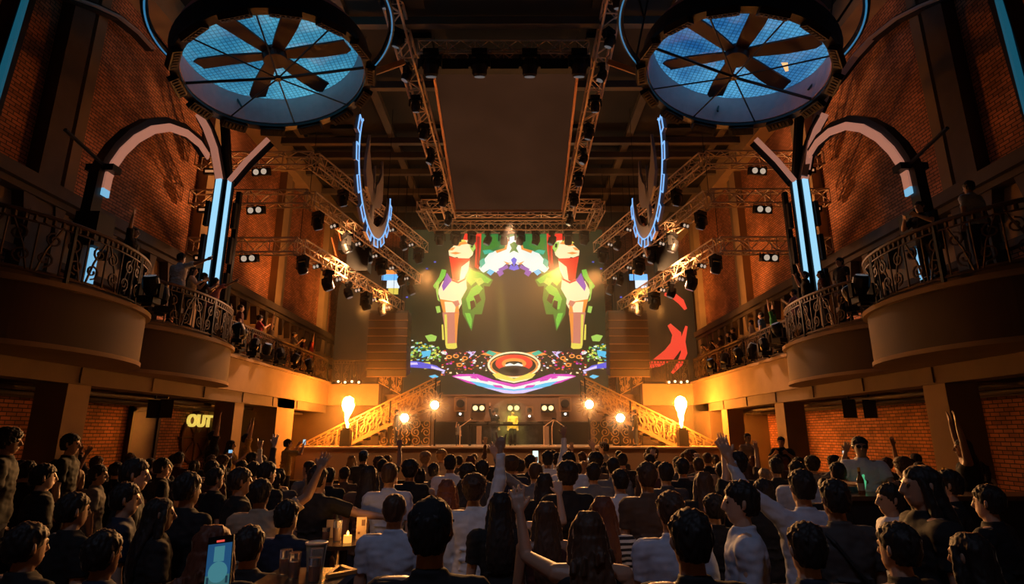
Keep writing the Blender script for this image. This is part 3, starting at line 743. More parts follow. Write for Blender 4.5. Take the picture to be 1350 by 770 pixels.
# ---------------------------------------------------------------- round fan drums
SKYB = []
for s in (-1, 1):
    ox = P(366 if s < 0 else 968, 98, 13.07); cx, cyy, cz = ox.x, 13.07, 11.2
    tilt = s * RD(-13)
    t = thing('fan_drum', 'round hanging drum with blue video disc and fan blades above the %s balcony' % SIDE[s], 'ceiling fan', (cx, cyy, cz), 0, 'round fan drums')
    t.rotation_euler = (0, s * RD(13), 0)
    R, Hh = 2.22, .82
    N = 64
    def ring(bm, r0, r1, z0, z1, mi=0):
        vs = [[bm.verts.new((r * cos(2 * pi * k / N), r * sin(2 * pi * k / N), z)) for k in range(N)] for r, z in ((r0, z0), (r1, z0), (r1, z1), (r0, z1))]
        for j in range(4):
            for k in range(N): bm.faces.new((vs[j][k], vs[j][(k + 1) % N], vs[(j + 1) % 4][(k + 1) % N], vs[(j + 1) % 4][k])).material_index = mi
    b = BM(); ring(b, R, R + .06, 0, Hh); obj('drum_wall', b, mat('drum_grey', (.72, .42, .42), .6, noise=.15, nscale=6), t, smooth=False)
    m = bpy.data.materials.new('fan_sky' + SIDE[s]); m.use_nodes = True; nt = m.node_tree; bs = nt.nodes['Principled BSDF']
    bs.inputs['Base Color'].default_value = (.02, .02, .03, 1)
    tc = nt.nodes.new('ShaderNodeTexCoord'); nz = nt.nodes.new('ShaderNodeTexNoise'); nz.inputs['Scale'].default_value = .7; nz.inputs['Detail'].default_value = 4
    nt.links.new(tc.outputs['Object'], nz.inputs['Vector'])
    rp = nt.nodes.new('ShaderNodeValToRGB'); rp.color_ramp.elements[0].position = .35; rp.color_ramp.elements[1].position = .68
    rp.color_ramp.elements[0].color = (.018, .17, .34, 1); rp.color_ramp.elements[1].color = (.10, .45, .66, 1)
    if s > 0: rp.color_ramp.elements[0].color = (.012, .11, .33, 1); rp.color_ramp.elements[1].color = (.10, .42, .74, 1)
    nt.links.new(nz.outputs['Fac'], rp.inputs[0])
    ck = nt.nodes.new('ShaderNodeTexBrick'); ck.offset = 0; ck.inputs['Scale'].default_value = 1; ck.inputs['Brick Width'].default_value = .11; ck.inputs['Row Height'].default_value = .11; ck.inputs['Mortar Size'].default_value = .014
    ck.inputs['Color1'].default_value = (1, 1, 1, 1); ck.inputs['Color2'].default_value = (.88, .88, .88, 1); ck.inputs['Mortar'].default_value = (.45, .45, .45, 1)
    nt.links.new(tc.outputs['Object'], ck.inputs['Vector'])
    mx = nt.nodes.new('ShaderNodeMix'); mx.data_type = 'RGBA'; mx.blend_type = 'MULTIPLY'; mx.inputs[0].default_value = 1
    nt.links.new(rp.outputs[0], mx.inputs[6]); nt.links.new(ck.outputs['Color'], mx.inputs[7]); nt.links.new(mx.outputs[2], bs.inputs['Emission Color'])
    bs.inputs['Emission Strength'].default_value = DISC_POWER
    b = BM(); disc(b, (0, 0, Hh + .03), (0, 0, 1), R, .04, N); obj('video_disc', b, m, t)
    if s > 0:
        b = BM(); prism(b, [(1.25, .25, Hh - .01), (1.5, .55, Hh - .01), (1.56, .5, Hh - .01), (1.4, .2, Hh - .01)], (0, 0, .01)); obj('orange_mark', b, glow('fan_orange', (1, .5, .2), 1.2), t)
    b = BM(); ring(b, R + .02, R + .24, -.10, .04); obj('rim', b, BLK, t)
    b = BM(); ring(b, R + .18, R + .22, .0, .5); obj('outer_band', b, BLKM, t)
    # six blades and hub
    BLADE = mat('fan_blade', (.035, .012, .010), .6, noise=.2, nscale=3)
    hb = BM(); disc(hb, (0, 0, Hh - .25), (0, 0, 1), .30, .3, 24); hub = obj('hub', hb, BLADE, t)
    rot0 = RD(8) if s < 0 else RD(30)
    for k in range(6):
        a0 = rot0 + k * pi / 3; b = BM(); pts = []
        L = [(.2, .14), (.7, .19), (1.2, .22), (1.6, .22), (1.85, .20), (1.98, .10)]
        up_ = [(x, w + (.0 if x < 1.5 else -.02)) for x, w in L]; dn = [(x - (.12 if x > 1.9 else 0), -w - (.16 * max(0, x - 1.4))) for x, w in L][::-1]
        pts = [(x * cos(a0) - y_ * sin(a0), x * sin(a0) + y_ * cos(a0), Hh - .22 - .12 * y_) for x, y_ in up_ + dn]
        prism(b, pts, (0, 0, .05)); obj('fan_blade', b, BLADE, hub)
    # guy rods in the opening plane meeting at the middle
    for k in range(8):
        a0 = RD(10) + k * pi / 4; b = BM(); tube(b, [(0, 0, -.1), (R * cos(a0), R * sin(a0), 0)], .022 if k % 4 else .04, 5); obj('rod', b, BLK, t)
    b = BM(); disc(b, (0, 0, -.1), (0, 0, 1), .08, .1, 12); obj('rod_hub', b, BLK, t)
    # light boxes around the rim
    for k in range(14):
        a0 = 2 * pi * (k + .5) / 14; M = Matrix.Rotation(a0, 4, 'Z') @ Matrix.Translation((R + .17, 0, -.16)) @ Matrix.Rotation(RD(25), 4, 'Y')
        b = BM(); box(b, -.12, .12, -.34, .34, -.08, .08, 0, M); bo = obj('light_box', b, BLK, t)
        b = BM()
        for i in range(6): box(b, -.07, .07, -.30 + i * .105, -.24 + i * .105, -.10, -.08, 0, M)
        obj('fins', b, mat('fin_copper', (.03, .018, .012), .6, .2), bo)
    # outer glowing hoop
    t2 = thing('light_hoop', 'large thin blue-lit hoop around the %s fan drum' % SIDE[s], 'light ring', (cx - s * .05, cyy - .35, cz + 1.1), 0, 'light hoops')
    t2.rotation_euler = t.rotation_euler
    hp = [(2.95 * cos(2 * pi * k / 96), 2.95 * sin(2 * pi * k / 96), 0) for k in range(96)]
    b = BM(); tube(b, [(x, y_, .07) for x, y_, z_ in hp], .09, 6, closed=True); obj('hoop', b, BLK, t2)
    b = BM(); tube(b, hp, .025, 6, closed=True); obj('blue_strip', b, glow('blue_dim', (.05, .28, .55), .55), t2)
    for k in range(6):
        a0 = k * pi / 3 + .3; b = BM(); tube(b, [(2.95 * cos(a0), 2.95 * sin(a0), 2.6), (2.95 * cos(a0), 2.95 * sin(a0), .07), (2.5 * cos(a0), 2.5 * sin(a0), -.8)], .03, 5)
        obj('strut', b, BLK, t2)
    # orange struts joining the drum to the ceiling-screen truss
    e1 = P(489 if s < 0 else 845, 97, 14.8); e2 = P(532 if s < 0 else 803, 82, 15.6)
    b = BM(); beam(b, e1, e2, .14, .16); tag(obj('strut_bar', b, mat('strut_orange', (.6, .3, .1), .5)), 'orange-lit strut joining the %s fan drum to the ceiling truss' % SIDE[s], 'strut')

# ---------------------------------------------------------------- LED towers, arches
PINKL = mat('metal_pink_glow', (.5, .4, .38), .4, 0, (.75, .30, .20), .42)  # arms and arch band glow pink in place of light reflected on metal
ICE = glow('led_ice', (.30, .62, .85), 1.15); ICE2 = glow('led_soft', (.20, .50, .75), .9)
for s in (-1, 1):
    X = -8.75 if s < 0 else 8.75
    def mp(px): return px if s < 0 else 1350 - px
    YT = 16.5
    base = Vector((s * 8.95, YT + .1, ZB1 + .09))
    t = thing('light_tower', 'tall black tower with two ice-blue light strips holding the %s fan drum' % SIDE[s], 'light tower', (0, 0, 0), 0, 'light towers')
    top = P(mp(295), 165, YT); j1, j2 = P(mp(289), 236, YT), P(mp(303), 238, YT); f1, f2 = P(mp(268), 385, YT), P(mp(283), 392, YT)
    def up(p, z): return Vector((p.x, p.y, z))
    g1_, g2_ = f1 + (f1 - j1) * .45, f2 + (f2 - j2) * .45
    b = BM(); mt = (j1 + j2) / 2; mb = (g1_ + g2_) / 2
    beam(b, (mb.x, YT + .25, ZB1 + .09), (mt.x, YT + .25, mt.z), .30, .22, up=(0, 1, 0)); beam(b, (mt.x, YT + .25, mt.z), (top.x, YT - .1, top.z + .5), .22, .2, up=(0, 1, 0))
    for dx in (-.22, .22): beam(b, (mb.x + dx * 1.7, YT + .3, ZB1 + .09), (mt.x + dx * 1.7, YT + .3, mt.z - .3), .14, .14, up=(0, 1, 0))
    obj('column', b, BLK, t)
    for j, f in ((j1, f1), (j2, f2)):
        w = .17 if j is j1 else .11
        b = BM(); beam(b, j, f, w, .06, up=(0, 1, 0)); obj('light_strip', b, ICE, t)
        b = BM(); beam(b, j + Vector((0, .06, 0)), f + Vector((0, .06, -.1)), w + .12, .08, up=(0, 1, 0)); obj('strip_back', b, BLK, t)
        b = BM(); sgn = -1 if j is j1 else 1
        for k in range(3):
            c = j.lerp(f, .2 + k * .3) + Vector((s * -sgn * .25, .05, 0)); beam(b, c, c + (f - j) * .22, .12, .14, up=(0, 1, 0))
        obj('side_lamp', b, BLKM, t)
    arm1 = [j1, P(mp(282), 195, YT - .2), P(mp(272), 168, YT - .5), P(mp(262), 150, YT - .8)]
    b = BM(); ribbon(b, arm1, (1, 0, 0), .18, .14); obj('outer_arm', b, PINKL, t)
    b = BM(); ribbon(b, [p + Vector((s * .0, .15, 0)) for p in arm1], (1, 0, 0), .34, .12); obj('arm_back', b, BLK, t)
    arm2 = [j2, P(mp(325), 212, YT - .4), P(mp(353), 184, YT - .9)]
    b = BM(); ribbon(b, arm2, (1, 0, 0), .15, .12); obj('inner_arm', b, PINKL, t)
    b = BM(); ribbon(b, [p + Vector((0, .14, -.02)) for p in arm2], (1, 0, 0), .3, .12); obj('arm_back', b, BLK, t)
    # arch over the balcony
    t = thing('light_arch', 'white and ice-blue arch standing on the %s balcony beside the light tower' % SIDE[s], 'arch', (0, 0, 0), 0, 'light arches')
    YA0 = 12.1
    arc = []
    for ax, ay in ((137, 250), (141, 232), (148, 217), (160, 200), (178, 183), (200, 171), (222, 168), (245, 176), (262, 190), (273, 207)):
        w_ = PX(ax, ay, -8.72); arc.append(Vector((s * 8.72, w_.y, w_.z)))
    YA0 = arc[0].y
    post = [Vector((s * 8.72, YA0 - .02, ZB1 + .09)), Vector((s * 8.72, YA0, 6.0))]
    cen = Vector((s * 8.72, 14.4, 8.0))
    def off_(pp, d): return [p + (p - cen).normalized() * d for p in pp]
    b = BM(); ribbon(b, [p + Vector((s * .10, 0, 0)) for p in [post[0] - Vector((0, .17, 0)), post[1] - Vector((0, .17, 0))] + off_(arc, .13)], (1, 0, 0), .22, .26); obj('frame', b, BLK, t)
    b = BM(); ribbon(b, [p - Vector((s * .04, 0, 0)) for p in arc], (1, 0, 0), .05, .20); obj('band', b, PINKL, t)
    b = BM(); ribbon(b, [Vector((s * 8.68, YA0, arc[0].z)), Vector((s * 8.68, YA0, 7.05))], (1, 0, 0), .05, .20); obj('light_strip', b, ICE2, t)
    b = BM(); ribbon(b, [Vector((s * 8.68, YA0, 6.2)), Vector((s * 8.68, YA0, 4.7))], (1, 0, 0), .05, .20); obj('light_strip', b, ICE2, t)
    b = BM(); box(b, s * 8.5, s * 9.0, YA0 - .28, YA0 + .22, 5.85, 6.6); tag(obj('speaker_cabinet', b, BLKM), 'black box fixed to the near post of the %s arch' % SIDE[s], 'speaker')
    b = BM(); box(b, s * 8.5, s * 9.1, YA0 - .15, YA0 + .12, 7.6, 7.75); tube(b, [(s * 8.7, YA0 - .1, 7.7), (s * 8.7, YA0 - 1.3, 7.9)], .04, 6)
    tag(obj('clamp_bar', b, BLK), 'black clamp bar across the near post of the %s arch' % SIDE[s], 'bracket')
    # long curved band rising from the tower to the upper wall
    t = thing('curved_band', 'long curved metal band sweeping up the %s wall above the tower' % SIDE[s], 'metal band', (0, 0, 0), 0, 'curved wall bands')
    cp = [(1060, 232, 16.4), (1068, 190, 16.3), (1078, 150, 16.1), (1093, 118, 15.8), (1112, 95, 15.4), (1128, 74, 15.0), (1150, 50, 14.3), (1182, 25, 13.4), (1215, 8, 12.6), (1260, -10, 11.7)]
    if s < 0: cp = [(200, 64, 14.6), (180, 42, 13.8), (155, 22, 13.1), (125, 8, 12.4), (80, -8, 11.5)]
    pts = [P(x, y, Y) for x, y, Y in cp]
    b = BM(); ribbon(b, pts, (1, 0, 0), .20, .05); obj('band', b, WHM, t)
    b = BM(); ribbon(b, [p + Vector((s * .12, .08, .06)) for p in pts], (1, 0, 0), .22, .18); obj('band_back', b, BLK, t)
    # nearer tower strip by the picture edge
    a, c = P(38 if s < 0 else 1312, -20, 9.2), P(-12 if s < 0 else 1356, 150, 9.2)
    t = thing('light_tower', 'dim blue light strip tower high up at the near %s side' % SIDE[s], 'light tower')
    b = BM(); beam(b, a, c, .12, .06, up=(0, 1, 0)); obj('light_strip', b, glow('blue_near', (.01, .10, .16), .7), t)
    b = BM(); beam(b, a + Vector((s * .2, .1, 0)), Vector((c.x + s * .45, 9.3, ZB1)), .35, .3, up=(0, 1, 0)); obj('column', b, BLK, t)

# ---------------------------------------------------------------- hanging crescent emblems
NEON = glow('neon_blue', (.22, .50, 1.0), 1.1)
PLATE = mat('emblem_plate', (.42, .37, .38), .5, .2, noise=.1)
for s in (-1, 1):
    X = s * 5.07; yc, zc, R = 19.45, 11.45, 2.45
    t = thing('hanging_emblem', 'hanging toothed crescent sign edged in blue neon with a dark trident, %s side' % SIDE[s], 'sign', (X, yc, zc), 0, 'crescent signs')
    def q(a, r): return (0, -r * cos(a), -r * sin(a))       # a=0 near tip, a=pi far tip
    N = 60; A0, A1 = -.42, pi + .02
    rin = lambda a: R - .42 * sin(max(0, min(pi, a))) - .10
    outline = []
    for k in range(N + 1):
        a = A0 + (A1 - A0) * k / N; outline.append((a, R))
    b = BM()
    for k in range(N):
        a, c = outline[k][0], outline[k + 1][0]
        vs = [q(a, rin(a)), q(a, R), q(c, R), q(c, rin(c))]; prism(b, vs, (.12, 0, 0))
    T = 9; edge = []
    for k in range(T):
        a = A0 + (A1 - A0) * (k + .2) / T; c = A0 + (A1 - A0) * (k + .75) / T
        prism(b, [q(a, R - .02), q(a, R + .26), q(c, R + .26), q(c, R - .02)], (.12, 0, 0))
        edge += [(a, R), (a, R + .28), (c, R + .28), (c, R)]
    obj('crescent', b, PLATE, t)
    b = BM()
    for off in (((-.02,) if s > 0 else (.14,))):
        tube(b, [Vector(q(a, r)) + Vector((off, 0, 0)) for a, r in [(A0, R - .1)] + edge + [(A1, R - .1)]], .022, 5)
    tube(b, [Vector(q(A0 + (A1 - A0) * k / N, R - .04)) + Vector((-.02 if s > 0 else .14, 0, 0)) for k in range(N + 1)], .02, 5)
    obj('neon_edge', b, NEON, t)
    b = BM()  # trident
    half = [(.0, -.55), (.16, -.75), (.26, -.35), (.62, -.05), (.95, .45), (1.02, 1.05), (1.25, .2), (1.30, -.5), (1.0, -.95), (.5, -1.15), (.16, -1.3), (.12, -2.0), (.0, -2.15)]
    pts = [(0, y_, z_) for y_, z_ in half] + [(0, -y_, z_) for y_, z_ in half[::-1][1:-1]]
    mid = [(0, y_ , z_ ) for y_, z_ in half]
    for sg in (-1, 1):
        hv = [Vector((0, sg * y_, z_)) for y_, z_ in half]
        for tri in ((0, 1, 9, 10), (1, 2, 8, 9), (2, 3, 7, 8), (3, 4, 6, 7), (4, 5, 6)):
            prism(b, [hv[i] for i in tri], (.1, 0, 0))
        prism(b, [Vector((0, 0, -.55)), hv[1], hv[10], hv[11], hv[12]], (.1, 0, 0))
    prism(b, [(0, -.06, -.6), (0, .06, -.6), (0, 0, .35)], (.1, 0, 0))
    obj('trident', b, PLATE, t)
    for y_ in (-2.3, 2.3):
        b = BM(); tube(b, [(.06, y_, .4 if y_ < 0 else .0), (.06, y_, ZC - .02 - zc)], .012, 4); obj('cable', b, BLK, t)
    # red/orange rig behind emblem
    p = P(465 if s < 0 else 865, 312, 23.0)
    t = thing('chain_hoist', 'dark rig cluster with orange-lit brackets behind the %s crescent sign' % SIDE[s], 'rigging', p)
    b = BM(); box(b, -.5, .5, -.3, .3, -.7, .2); box(b, -.1, .8, -.3, .3, -1.6, -.7); obj('body', b, BLK, t)
    b = BM(); 
    for dx, dz in ((-.6, .45), (-.15, .6), (.35, .35), (-.75, -.2)): beam(b, (dx, -.35, dz), (dx + .25, -.35, dz - .8), .22, .05)
    obj('bracket', b, mat('bracket_orange', (.55, .18, .05), .5), t)

# ---------------------------------------------------------------- flames, stage lamps
FL = mat('flame', (0, 0, 0), 1, 0, (1.0, .30, .035), FLAME_POWER)
for s, px in ((-1, 457), (1, 899)):
    p = P(px, 564, 24.6)
    t = thing('flame_machine', 'dark post with a flame jet burning above it at the %s stage edge' % SIDE[s], 'flame machine', (p.x, p.y, ZS), 0, 'flame machines')
    b = BM(); box(b, -.2, .2, -.2, .2, 0, p.z - ZS - .1); box(b, -.14, .14, -.14, .14, p.z - ZS - .1, p.z - ZS); obj('post', b, BLK, t)
    b = BM(); hf = P(px, 523, 24.6).z - p.z; z0 = p.z - ZS
    prof = [(0, .02), (.12, .04), (.25, .055), (.38, .09), (.48, .11), (.58, .19), (.70, .24), (.82, .25), (.93, .18), (1.0, .05)]
    rr = random.Random(3 + s)
    tube(b, [(rr.uniform(-.02, .02), 0, z0 + hf * a) for a, r in prof], [r for a, r in prof], 16)
    for v in b.verts: v.co += Vector((rr.uniform(-.035, .035), rr.uniform(-.035, .035), rr.uniform(-.03, .03)))
    fo = obj('flame', b, FL, t, smooth=True)
    fo['label'] = 'white-hot orange flame jet'
def stage_lamp(px, py, Y, lab, big=True):
    p = P(px, py, Y)
    t = thing('stage_lamp', lab, 'stage light', p, 0, 'glaring stage lamps')
    b = BM(); disc(b, (0, .25, 0), (0, 1, 0), .22, .35, 20, r2=.16); obj('housing', b, BLK, t)
    b = BM(); disc(b, (0, .05, 0), (0, 1, 0), .17, .04, 20); obj('lens', b, glow('lamp_hot', (1, .62, .28), 60), t)
    b = BM()
    for k in range(12):
        a = 2 * pi * k / 12; pts = [(cos(a + d) * r, .09, sin(a + d) * r) for d, r in ((-.12, .24), (-.2, .38), (-.12, .54), (0, .62), (.12, .54), (.2, .38), (.12, .24))]
        tube(b, pts, .024, 5, closed=True)
    for k in range(4): tube(b, [(cos(k * pi / 2) * .2, .12, sin(k * pi / 2) * .2), (cos(k * pi / 2) * .76, .12, sin(k * pi / 2) * .6)], .02, 4)
    spot((p.x, p.y - .12, p.z), (p.x * .1, 6, 1.4), 6000 * RIM, (1, .48, .16), 42, .7, .12)
    obj('rosette', b, mat('rosette', (.35, .20, .09), .5, .3), t)
    b = BM(); tube(b, [(0, .3, -.1), (0, .3, ZS - p.z)], .04, 6); obj('stand', b, BLK, t)
    return t
stage_lamp(573, 534, 25.2, 'glaring round lamp in a petal rosette, left of the stage band, the upper inner one')
stage_lamp(533, 551, 24.9, 'glaring round lamp in a petal rosette, left side, the lower outer one')
stage_lamp(777, 533, 25.2, 'glaring round lamp in a petal rosette, right of the stage band, the upper inner one')
stage_lamp(818, 551, 24.9, 'glaring round lamp in a petal rosette, right side, the lower outer one')
for i, px in enumerate((631, 677, 722)):
    p = P(px, 538, 28.33)
    t = thing('twin_blinder', 'pair of round warm lamps glowing on the stage band, %s of three from the left' % ORD(i), 'stage light', p, 0, 'twin lamps on the stage band')
    b = BM(); box(b, -.32, .32, .0, .2, -.2, .2); obj('housing', b, BLK, t)
    for x in (-.16, .16):
        b = BM(); disc(b, (x, -.02, 0), (0, 1, 0), .12, .05, 20); obj('lamp', b, glow('lamp_warm', (1, .68, .25), 2.6), t)
for i, (px, py) in enumerate(((607, 532), (654, 541), (698, 541), (745, 532))):
    p = P(px, py, 28.25); t = thing('frame_light', 'small square-framed lamp on the stage band, %s from the left' % ORD(i), 'stage light', p, 0, 'square-framed lamps on the stage band')
    k = 1 if i in (0, 3) else .55
    b = BM()
    for a, c in (((-.28, -.36), (.28, -.36)), ((.28, -.36), (.28, .3)), ((.28, .3), (-.28, .3)), ((-.28, .3), (-.28, -.36))): beam(b, (a[0] * k, 0, a[1] * k), (c[0] * k, 0, c[1] * k), .05, .05)
    obj('frame', b, mat('lamp_frame', (.45, .25, .12), .4, .4), t)
    b = BM(); disc(b, (0, .05, 0), (0, 1, 0), .2 * k, .2, 14); box(b, -.18 * k, .18 * k, 0, .3, -.62 * k, -.36 * k); obj('lamp_body', b, BLK, t)
    b = BM(); disc(b, (0, -.02, -.5 * k), (0, 1, 0), .06, .04, 12); obj('lamp', b, glow('lamp_wh', (1, .85, .7), 3), t)
for s in (-1, 1):
    for i in range(4):
        p = P(446 + i * 9 if s < 0 else 906 - i * 8, 503 + (i % 2), 27.3)
        t = thing('small_par_lamp', 'tiny warm lamp on the end face of the %s balcony, %s from the wall side' % (SIDE[s], ORD(i)), 'stage light', p, 0, 'tiny lamps at the balcony ends')
        b = BM(); disc(b, (0, .1, 0), (0, 1, 0), .09, .2, 12); obj('housing', b, BLK, t); b = BM(); disc(b, (0, -.01, 0), (0, 1, 0), .06, .02, 12); obj('lamp', b, glow('lamp_tiny', (1, .75, .45), 2.5), t)
# moving heads clamped to the balcony edge
for s in (-1, 1):
    ysl = [10.9, 11.75, 12.4, 15.9, 16.7, 17.5, 18.6, 19.6, 20.8, 22.2, 23.8]
    for i, y in enumerate(ysl):
        x = front(y) - (.24 if y < 17 else .30)
        o = MH.put((s * x, y, ZB1 + .15), (pi, 0, RD(200 * (i % 2) + 30 * i)), 'black moving head standing on the %s balcony edge, %s from the camera' % (SIDE[s], ORD(i)), 'moving heads on the balcony edges', (.95,) * 3)
    for i, y in enumerate(ysl):
        x = front(y) - .24
        pass
# speakers, OUT sign under the balconies
for s in (-1, 1):
    for i, px in enumerate((203, 219) if s < 0 else (1120, 1147)):
        p = P(px, 539, 15.6)
        t = thing('hanging_speaker', 'black speaker hanging under the %s balcony, the %s one' % (SIDE[s], ('outer', 'inner')[i] if s < 0 else ('inner', 'outer')[i]), 'speaker', p, -s * RD(35), 'speakers hanging under the balconies')
        b = BM(); box(b, -.15, .15, -.12, .12, -.24, .24); obj('cabinet', b, BLKM, t)
        b = BM(); box(b, -.13, .13, -.135, -.12, -.21, .21); obj('grille', b, BLK, t)
        b = BM(); tube(b, [(0, 0, .26), (0, 0, 3.4 - p.z)], .025, 6); obj('bracket', b, BLK, t)
def text_obj(name, s_, size, ext, m, parent, M):
    cu = bpy.data.curves.new(name, 'FONT'); cu.body = s_; cu.size = size; cu.extrude = ext; cu.align_x = 'CENTER'; cu.bevel_depth = size * .02; cu.offset = size * .012
    o = bpy.data.objects.new(name + '_tmp', cu); COL.objects.link(o); bpy.context.view_layer.update()
    me = bpy.data.meshes.new_from_object(o.evaluated_get(bpy.context.evaluated_depsgraph_get())); COL.objects.unlink(o); bpy.data.objects.remove(o)
    me.transform(M); me.materials.clear(); me.materials.append(m)
    q = bpy.data.objects.new(name, me); COL.objects.link(q); q.parent = parent; return q
so = PX(261, 577, -11.15)
t = thing('wall_sign', 'round dark emblem with gold OUT letters on the left brick wall', 'sign', (-11.3, so.y, so.z))
b = BM()
tube(b, [(.06, .85 * cos(2 * pi * k / 32), .85 * sin(2 * pi * k / 32)) for k in range(32)], .07, 6, closed=True)
for k in range(8):
    a = k * pi / 4; tube(b, [(.06, .1 * cos(a), .1 * sin(a)), (.06, 1.05 * cos(a), 1.05 * sin(a))], .035, 5)
disc(b, (.06, 0, 0), (1, 0, 0), .2, .1, 16)
obj('wheel_emblem', b, mat('emblem_dark', (.10, .04, .025), .5), t)
b = BM(); disc(b, (.02, 0, 0), (1, 0, 0), .84, .03, 32); obj('backing', b, mat('emblem_back', (.16, .06, .035), .6), t)
z_ = PX(270, 555, -11.15).z - so.z
ot = text_obj('gold_letters', 'OUT', .58, .03, mat('gold_letter', (.7, .5, .1), .35, .2, (1, .72, .12), .75), t, Matrix.Translation((.14, 0, z_ - .2)) @ Matrix.Rotation(RD(90), 4, 'Z') @ Matrix.Rotation(RD(90), 4, 'X') @ Matrix.Scale(1.3, 4, (1, 0, 0)))
ot['label'] = 'gold letters reading OUT'

# orange wash and rim lamps of the trusses, then stage spots and a fill
for s in (-1, 1):
    spot((s * 5.6, 21.5, 7.8), (s * 11.3, 19.5, 11.0), 1100 * WASH, (1, .42, .15), 62, .9)
    spot((s * 5.4, 25.5, 7.6), (s * 11.3, 27.0, 10.5), 800 * WASH, (1, .36, .08), 85, .8)
    spot((s * 7.4, 28.0, 8.0), (s * 9.8, 36.0, 11.0), 700 * WASH, (1, .40, .08), 80, .8)
    spot((s * 6.6, 20.0, 9.0), (s * 5.0, 30.0, 10.5), 500 * WASH, (1, .50, .20), 90, .9)
    spot((s * 2.6, 29.6, 10.6), (-s * 1.2, 7.0, 1.2), 12000 * RIM, (1, .45, .14), 36, .7, .25)
    spot((s * 4.0, 26.0, 9.4), (s * .8, 6.5, 1.0), 5000 * RIM, (1, .42, .12), 32, .7, .25)
    spot((s * 6.2, 21.8, 7.9), (s * 9.0, 17.5, 5.3), 500 * WASH, (1, .45, .22), 75, .8)
    spot((s * 3.2, 17.0, 12.4), (s * 3.8, 26.0, 1.8), 900 * WASH, (1, .50, .20), 55, .8)
    spot((s * 2.2, 29.8, 10.8), (s * 3.6, 18.0, 13.6), 220 * WASH, (1, .5, .2), 80, .9)
spot((0, 23.2, 11.0), (0, 28.6, 2.6), 3800, (1, .56, .30), 62)  # added in mid-air to brighten the riser front
spot((-.5, 22.5, 9), (.02, 26.9, 2.4), 9000, (1, .85, .1), 11)
spot((-1.5, -3, 12.5), (.2, 5.5, 1.2), FRONT_FILL, (.60, .70, 1.0), 44, 1.0, .8)  # added unseen blue fill from behind the camera, for the shirts
# haze in the stage half of the hall
b = BM(); box(b, -8.0, 8.0, 23.0, 30.9, ZS, 12.0)
hz = obj('stage_haze', b); tag(hz, 'thin warm haze hanging over the stage', 'haze', kind='stuff')
m = bpy.data.materials.new('haze'); m.use_nodes = True; nt = m.node_tree; nt.nodes.remove(nt.nodes['Principled BSDF'])
v = nt.nodes.new('ShaderNodeVolumeScatter'); v.inputs['Density'].default_value = HAZE; v.inputs['Anisotropy'].default_value = .2; v.inputs['Color'].default_value = (1, .9, .8, 1)
nt.links.new(v.outputs[0], nt.nodes['Material Output'].inputs['Volume']); hz.data.materials.append(m)
b = BM(); p = P(672, 570, 26.9); ball(b, (p.x, 26.9, p.z), 1.0, 3, sc=(1.35, .9, 1.5))
sm = obj('smoke_puff', b); tag(sm, 'pale smoke cloud around the yellow-lit performer', 'smoke', kind='stuff')
m = bpy.data.materials.new('smoke'); m.use_nodes = True; nt = m.node_tree; nt.nodes.remove(nt.nodes['Principled BSDF'])
v = nt.nodes.new('ShaderNodeVolumePrincipled'); v.inputs['Color'].default_value = (.9, .9, .85, 1)
tc = nt.nodes.new('ShaderNodeTexCoord'); nz = nt.nodes.new('ShaderNodeTexNoise'); nz.inputs['Scale'].default_value = 1.3; nz.inputs['Detail'].default_value = 4
vm = nt.nodes.new('ShaderNodeMapRange'); vm.inputs[1].default_value = .46; vm.inputs[2].default_value = .75; vm.inputs[3].default_value = 0; vm.inputs[4].default_value = 1.2
nt.links.new(tc.outputs['Object'], nz.inputs['Vector']); nt.links.new(nz.outputs['Fac'], vm.inputs[0]); nt.links.new(vm.outputs[0], v.inputs['Density'])
nt.links.new(v.outputs[0], nt.nodes['Material Output'].inputs['Volume']); sm.data.materials.append(m)
# ---------------------------------------------------------------- people
def loft(bm, secs, n=18, power=2.0):
    """secs: (center, rx, ry) horizontal elliptical sections bottom to top"""
    rings = []
    for c, rx, ry in secs:
        r = []
        for k in range(n):
            a = 2 * pi * k / n
            r.append(bm.verts.new(Vector(c) + Vector((rx * cos(a), ry * sin(a), 0))))
        rings.append(r)
    for i in range(len(rings) - 1):
        for k in range(n): bm.faces.new((rings[i][k], rings[i][(k + 1) % n], rings[i + 1][(k + 1) % n], rings[i + 1][k]))
    bm.faces.new(rings[0][::-1]); bm.faces.new(rings[-1])
def limb(bm, a, b_, ra, rb):
    """tapered capsule"""
    a, b_ = Vector(a), Vector(b_); d = (b_ - a).normalized()
    pts = [a - d * ra * .95, a - d * ra * .6, a, b_, b_ + d * rb * .6, b_ + d * rb * .95]
    tube(bm, pts, [ra * .3, ra * .8, ra, rb, rb * .8, rb * .3], 12)
def remesh(name, bm, vox, smooth=3, fac=.5):
    bmesh.ops.recalc_face_normals(bm, faces=bm.faces[:])
    me = bpy.data.meshes.new(name + '_src'); bm.to_mesh(me); bm.free()
    o = bpy.data.objects.new(name + '_src', me); COL.objects.link(o)
    r = o.modifiers.new('r', 'REMESH'); r.mode = 'VOXEL'; r.voxel_size = vox; r.use_smooth_shade = True
    if smooth:
        sm_ = o.modifiers.new('s', 'SMOOTH'); sm_.factor = fac; sm_.iterations = smooth
    bpy.context.view_layer.update()
    out = bpy.data.meshes.new_from_object(o.evaluated_get(bpy.context.evaluated_depsgraph_get()))
    out.name = name; bpy.data.objects.remove(o); bpy.data.meshes.remove(me)
    out.materials.clear(); out.materials.append(None)
    return out
from mathutils import noise as _mn
def rough_up(me, amp, f, fz):
    ns = [v.normal.copy() for v in me.vertices]
    for v, nn in zip(me.vertices, ns):
        v.co += nn * amp * _mn.noise(Vector((v.co.x * f, v.co.y * f, v.co.z * fz)))
    me.update()
    return me
def V(*a): return Vector(a)
